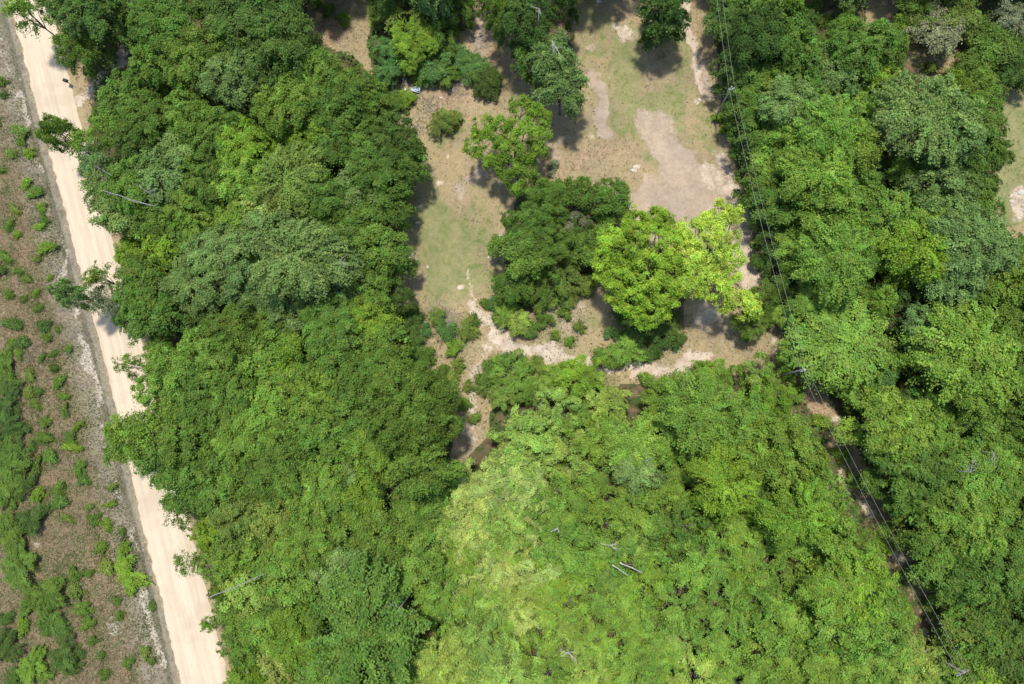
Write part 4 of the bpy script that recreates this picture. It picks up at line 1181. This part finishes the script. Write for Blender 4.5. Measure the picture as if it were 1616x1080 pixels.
rosette(874, 268, 16, 's', 'silvery spiky plant standing alone below right of the yellow-green tree')
rosette(1203, 384, 13, 'v', 'pale spiky palmlike plant under the wires at the edge of the right wood', 'yucca_plant', 30, 3)

rockm = wood_mat('pale_limestone', (.4, .37, .32), (.62, .58, .5))
def rock(x, y, rad, label, group=None):
    p = at(x, y, 0); r = np.random.default_rng(int(x * 7 + y))
    import bmesh
    bm = bmesh.new(); bmesh.ops.create_icosphere(bm, subdivisions=2, radius=1)
    for v in bm.verts: v.co *= 1 + r.normal(0, .1); v.co.z *= .6
    me = bpy.data.meshes.new('rock'); bm.to_mesh(me); bm.free(); me.materials.append(rockm)
    o = link('rock', me); o.location = (p.x, p.y, ground_z(p.x, p.y) + .02); s_ = rad * CAM_H / F_PX; o.scale = (s_, s_ * r.uniform(.7, 1), s_ * .8); o.rotation_euler = (0, 0, r.uniform(0, 3))
    tag(o, label, 'rock', group)


rock(1611, 304, 5, 'pale rock on the grass at the right edge of the picture')
rock(1596, 318, 3, 'smaller pale rock left of the larger one at the right edge')
rock(998, 269, 3.4, 'pale rock at the left side of the pinkish drive')
rock(696, 154, 2, 'small pale stone beside the heap of cut branches')
rock(1608, 345, 3, 'pale stone on sandy ground below the rocks at the right edge')
rock(944, 2, 4, 'pale rock at the top edge of the picture in the clearing')
rock(675, 422, 2.6, 'white stone lying on the lower part of the lawn')
rock(651, 402, 2.6, 'white stone at the left edge of the lawn')
rock(771, 407, 2.2, 'small white stone at the right edge of the lawn')
rock(1104, 157, 3, 'pale stone near the pole side of the upper clearing')

# ------------------------------------------------------------------ labels: each plant is told apart by its look and its neighbour
LM = [('the sand road\'s top end', 70, 60), ('the mailbox', 113, 133), ('the upper leaning dead trunk', 205, 312), ('the clump across the road', 116, 466), ('the leaning roadside tree', 210, 577),
      ('the lower left dead trunk', 380, 922), ('the charred stump', 193, 851), ('the wide grey-green oak', 478, 412), ('the dark domed oak', 655, 648), ('the wide lower oak', 580, 990),
      ('the pale blue tub', 656, 141), ('the silvery spiky plant', 874, 268), ('the yellow-green tree', 803, 230), ('the bright lime tree', 1005, 425), ('the pale lime tree', 1120, 400),
      ('the drive-side power pole', 1155, 137), ('the middle power pole', 1269, 583), ('the lower right power pole', 1522, 1062), ('the lone tree at the top', 1048, 20), ('the path fork', 752, 500),
      ('the star-shaped dead tree', 897, 1031), ('the fallen bleached branches', 985, 898), ('the white leafless branches', 1232, 812), ('the grey leafless branch fan', 1532, 745), ('the white dead brush pile', 856, 626),
      ('the big grey-green crown', 1440, 172), ('the right edge rocks', 1605, 312), ('the very dark trees', 420, 50), ('the cut branch heap', 722, 138),
      ('the crown right of the hollow', 1518, 560), ('the upper right opening', 1480, 102), ('the lower end of the wire cut', 1470, 1000), ('the path\'s dead end', 745, 710),
      ('the bottom left corner', 0, 1080), ('the left edge\'s middle', 0, 540), ('the left edge\'s upper part', 0, 270), ('the left edge\'s lower part', 0, 810), ('the bottom right corner', 1616, 1080)]
FIX = {(478, 412): 'wide grey-green oak with fine layered twigs, largest crown of the left wood', (652, 648): 'domed oak with dense round crown beside the path\'s dead end', (580, 990): 'wide mid green oak near the bottom, largest crown of the lower wood',
       (1440, 172): 'big greyish green crown with layered branches in the upper right wood', (1330, 545): 'wide light green crown touching the wires at the middle power pole', (1518, 560): 'wide light green crown in the right wood, right of the dark hollow',
       (116, 466): 'small greyish leaf clump of a tree reaching across the sand road, middle left', (92, 212): 'mid green tree clump overhanging the sand road below the mailbox', (210, 577): 'small slender tree leaning out alone over the sand road',
       (1047, 0): 'tall dark upper half of the lone tree at the top of the clearing', (1048, 32): 'dark green lower tree below the lone dark one at the top edge', (812, 508): 'pale green bushy shrub left of the pinkish soil below the central trees', (985, 555): 'light green rounded bush on the inside of the sandy path bend',
       (1098, 650): 'light green tree with layered twigs just below the sandy path', (1135, 762): 'yellow-green layered tree with deep shadow around it in the thicket'}
seen = {}
DIRS = ['right of', 'above right of', 'above', 'above left of', 'left of', 'below left of', 'below', 'below right of']
ORD = ['', 'second ', 'third ', 'fourth ', 'fifth ', 'sixth ', 'seventh ', 'eighth ', 'ninth ', 'tenth ', 'eleventh ', 'twelfth ']
KN = {'thicket': 'bushy tree', 'oak': 'broadleaf tree', 'feather': 'layered tree', 'dense': 'round tree', 'clump': 'clumpy tree', 'open': 'sparse tree', 'bush': 'shrub'}
pend = {}
for k, t in enumerate(TREES):
    root, x, y, r, code, kind, label, cat, group = t
    root['category'] = cat
    if group: root['group'] = group
    if label is None: label = FIX.get((x, y))
    if label:
        root['label'] = label; continue
    offx, offy = not (-r < x < 1616 + r), not (-r - 20 < y < 1080 + r)
    if offx or offy:
        root['group'] = 'trees beyond the picture'; root['label'] = 'broadleaf tree of the wood outside the picture'
        continue
    root['group'] = 'shrubs on the open ground' if kind == 'bush' else 'trees of the woods'
    best = min(range(len(LM)), key=lambda i: (LM[i][1] - x) ** 2 + (LM[i][2] - y) ** 2)
    n_, lx, ly = LM[best]
    di = int(round(math.atan2(ly - y, x - lx) / (math.pi / 4))) % 8
    size = ('small' if r < 11 else 'large' if r > 19 else '') if kind == 'bush' else ('small' if r < 34 else 'large' if r > 52 else '')
    desc = ' '.join(q for q in (size, SHADE[code], KN[kind]) if q)
    pend.setdefault((desc, di, best), []).append((math.hypot(x - lx, y - ly), k))
for (desc, di, best), lst in pend.items():
    lst.sort()
    for i, (_, k) in enumerate(lst):
        o_ = (ORD[i] + 'nearest, ') if len(lst) > 1 else ''
        TREES[k][0]['label'] = f"{desc}, {o_}{DIRS[di]} {LM[best][0]}"
print('trees and shrubs:', len(TREES))

from collections import Counter
print(Counter((t[0].name.split('.')[0], -30 < t[1] < 1646 and -30 < t[2] < 1110) for t in TREES))
print('quads in prototypes', sum(len(f[2].polygons) for fam in PROTO.values() for f in fam), sum(len(f[3].polygons) for fam in PROTO.values() for f in fam))
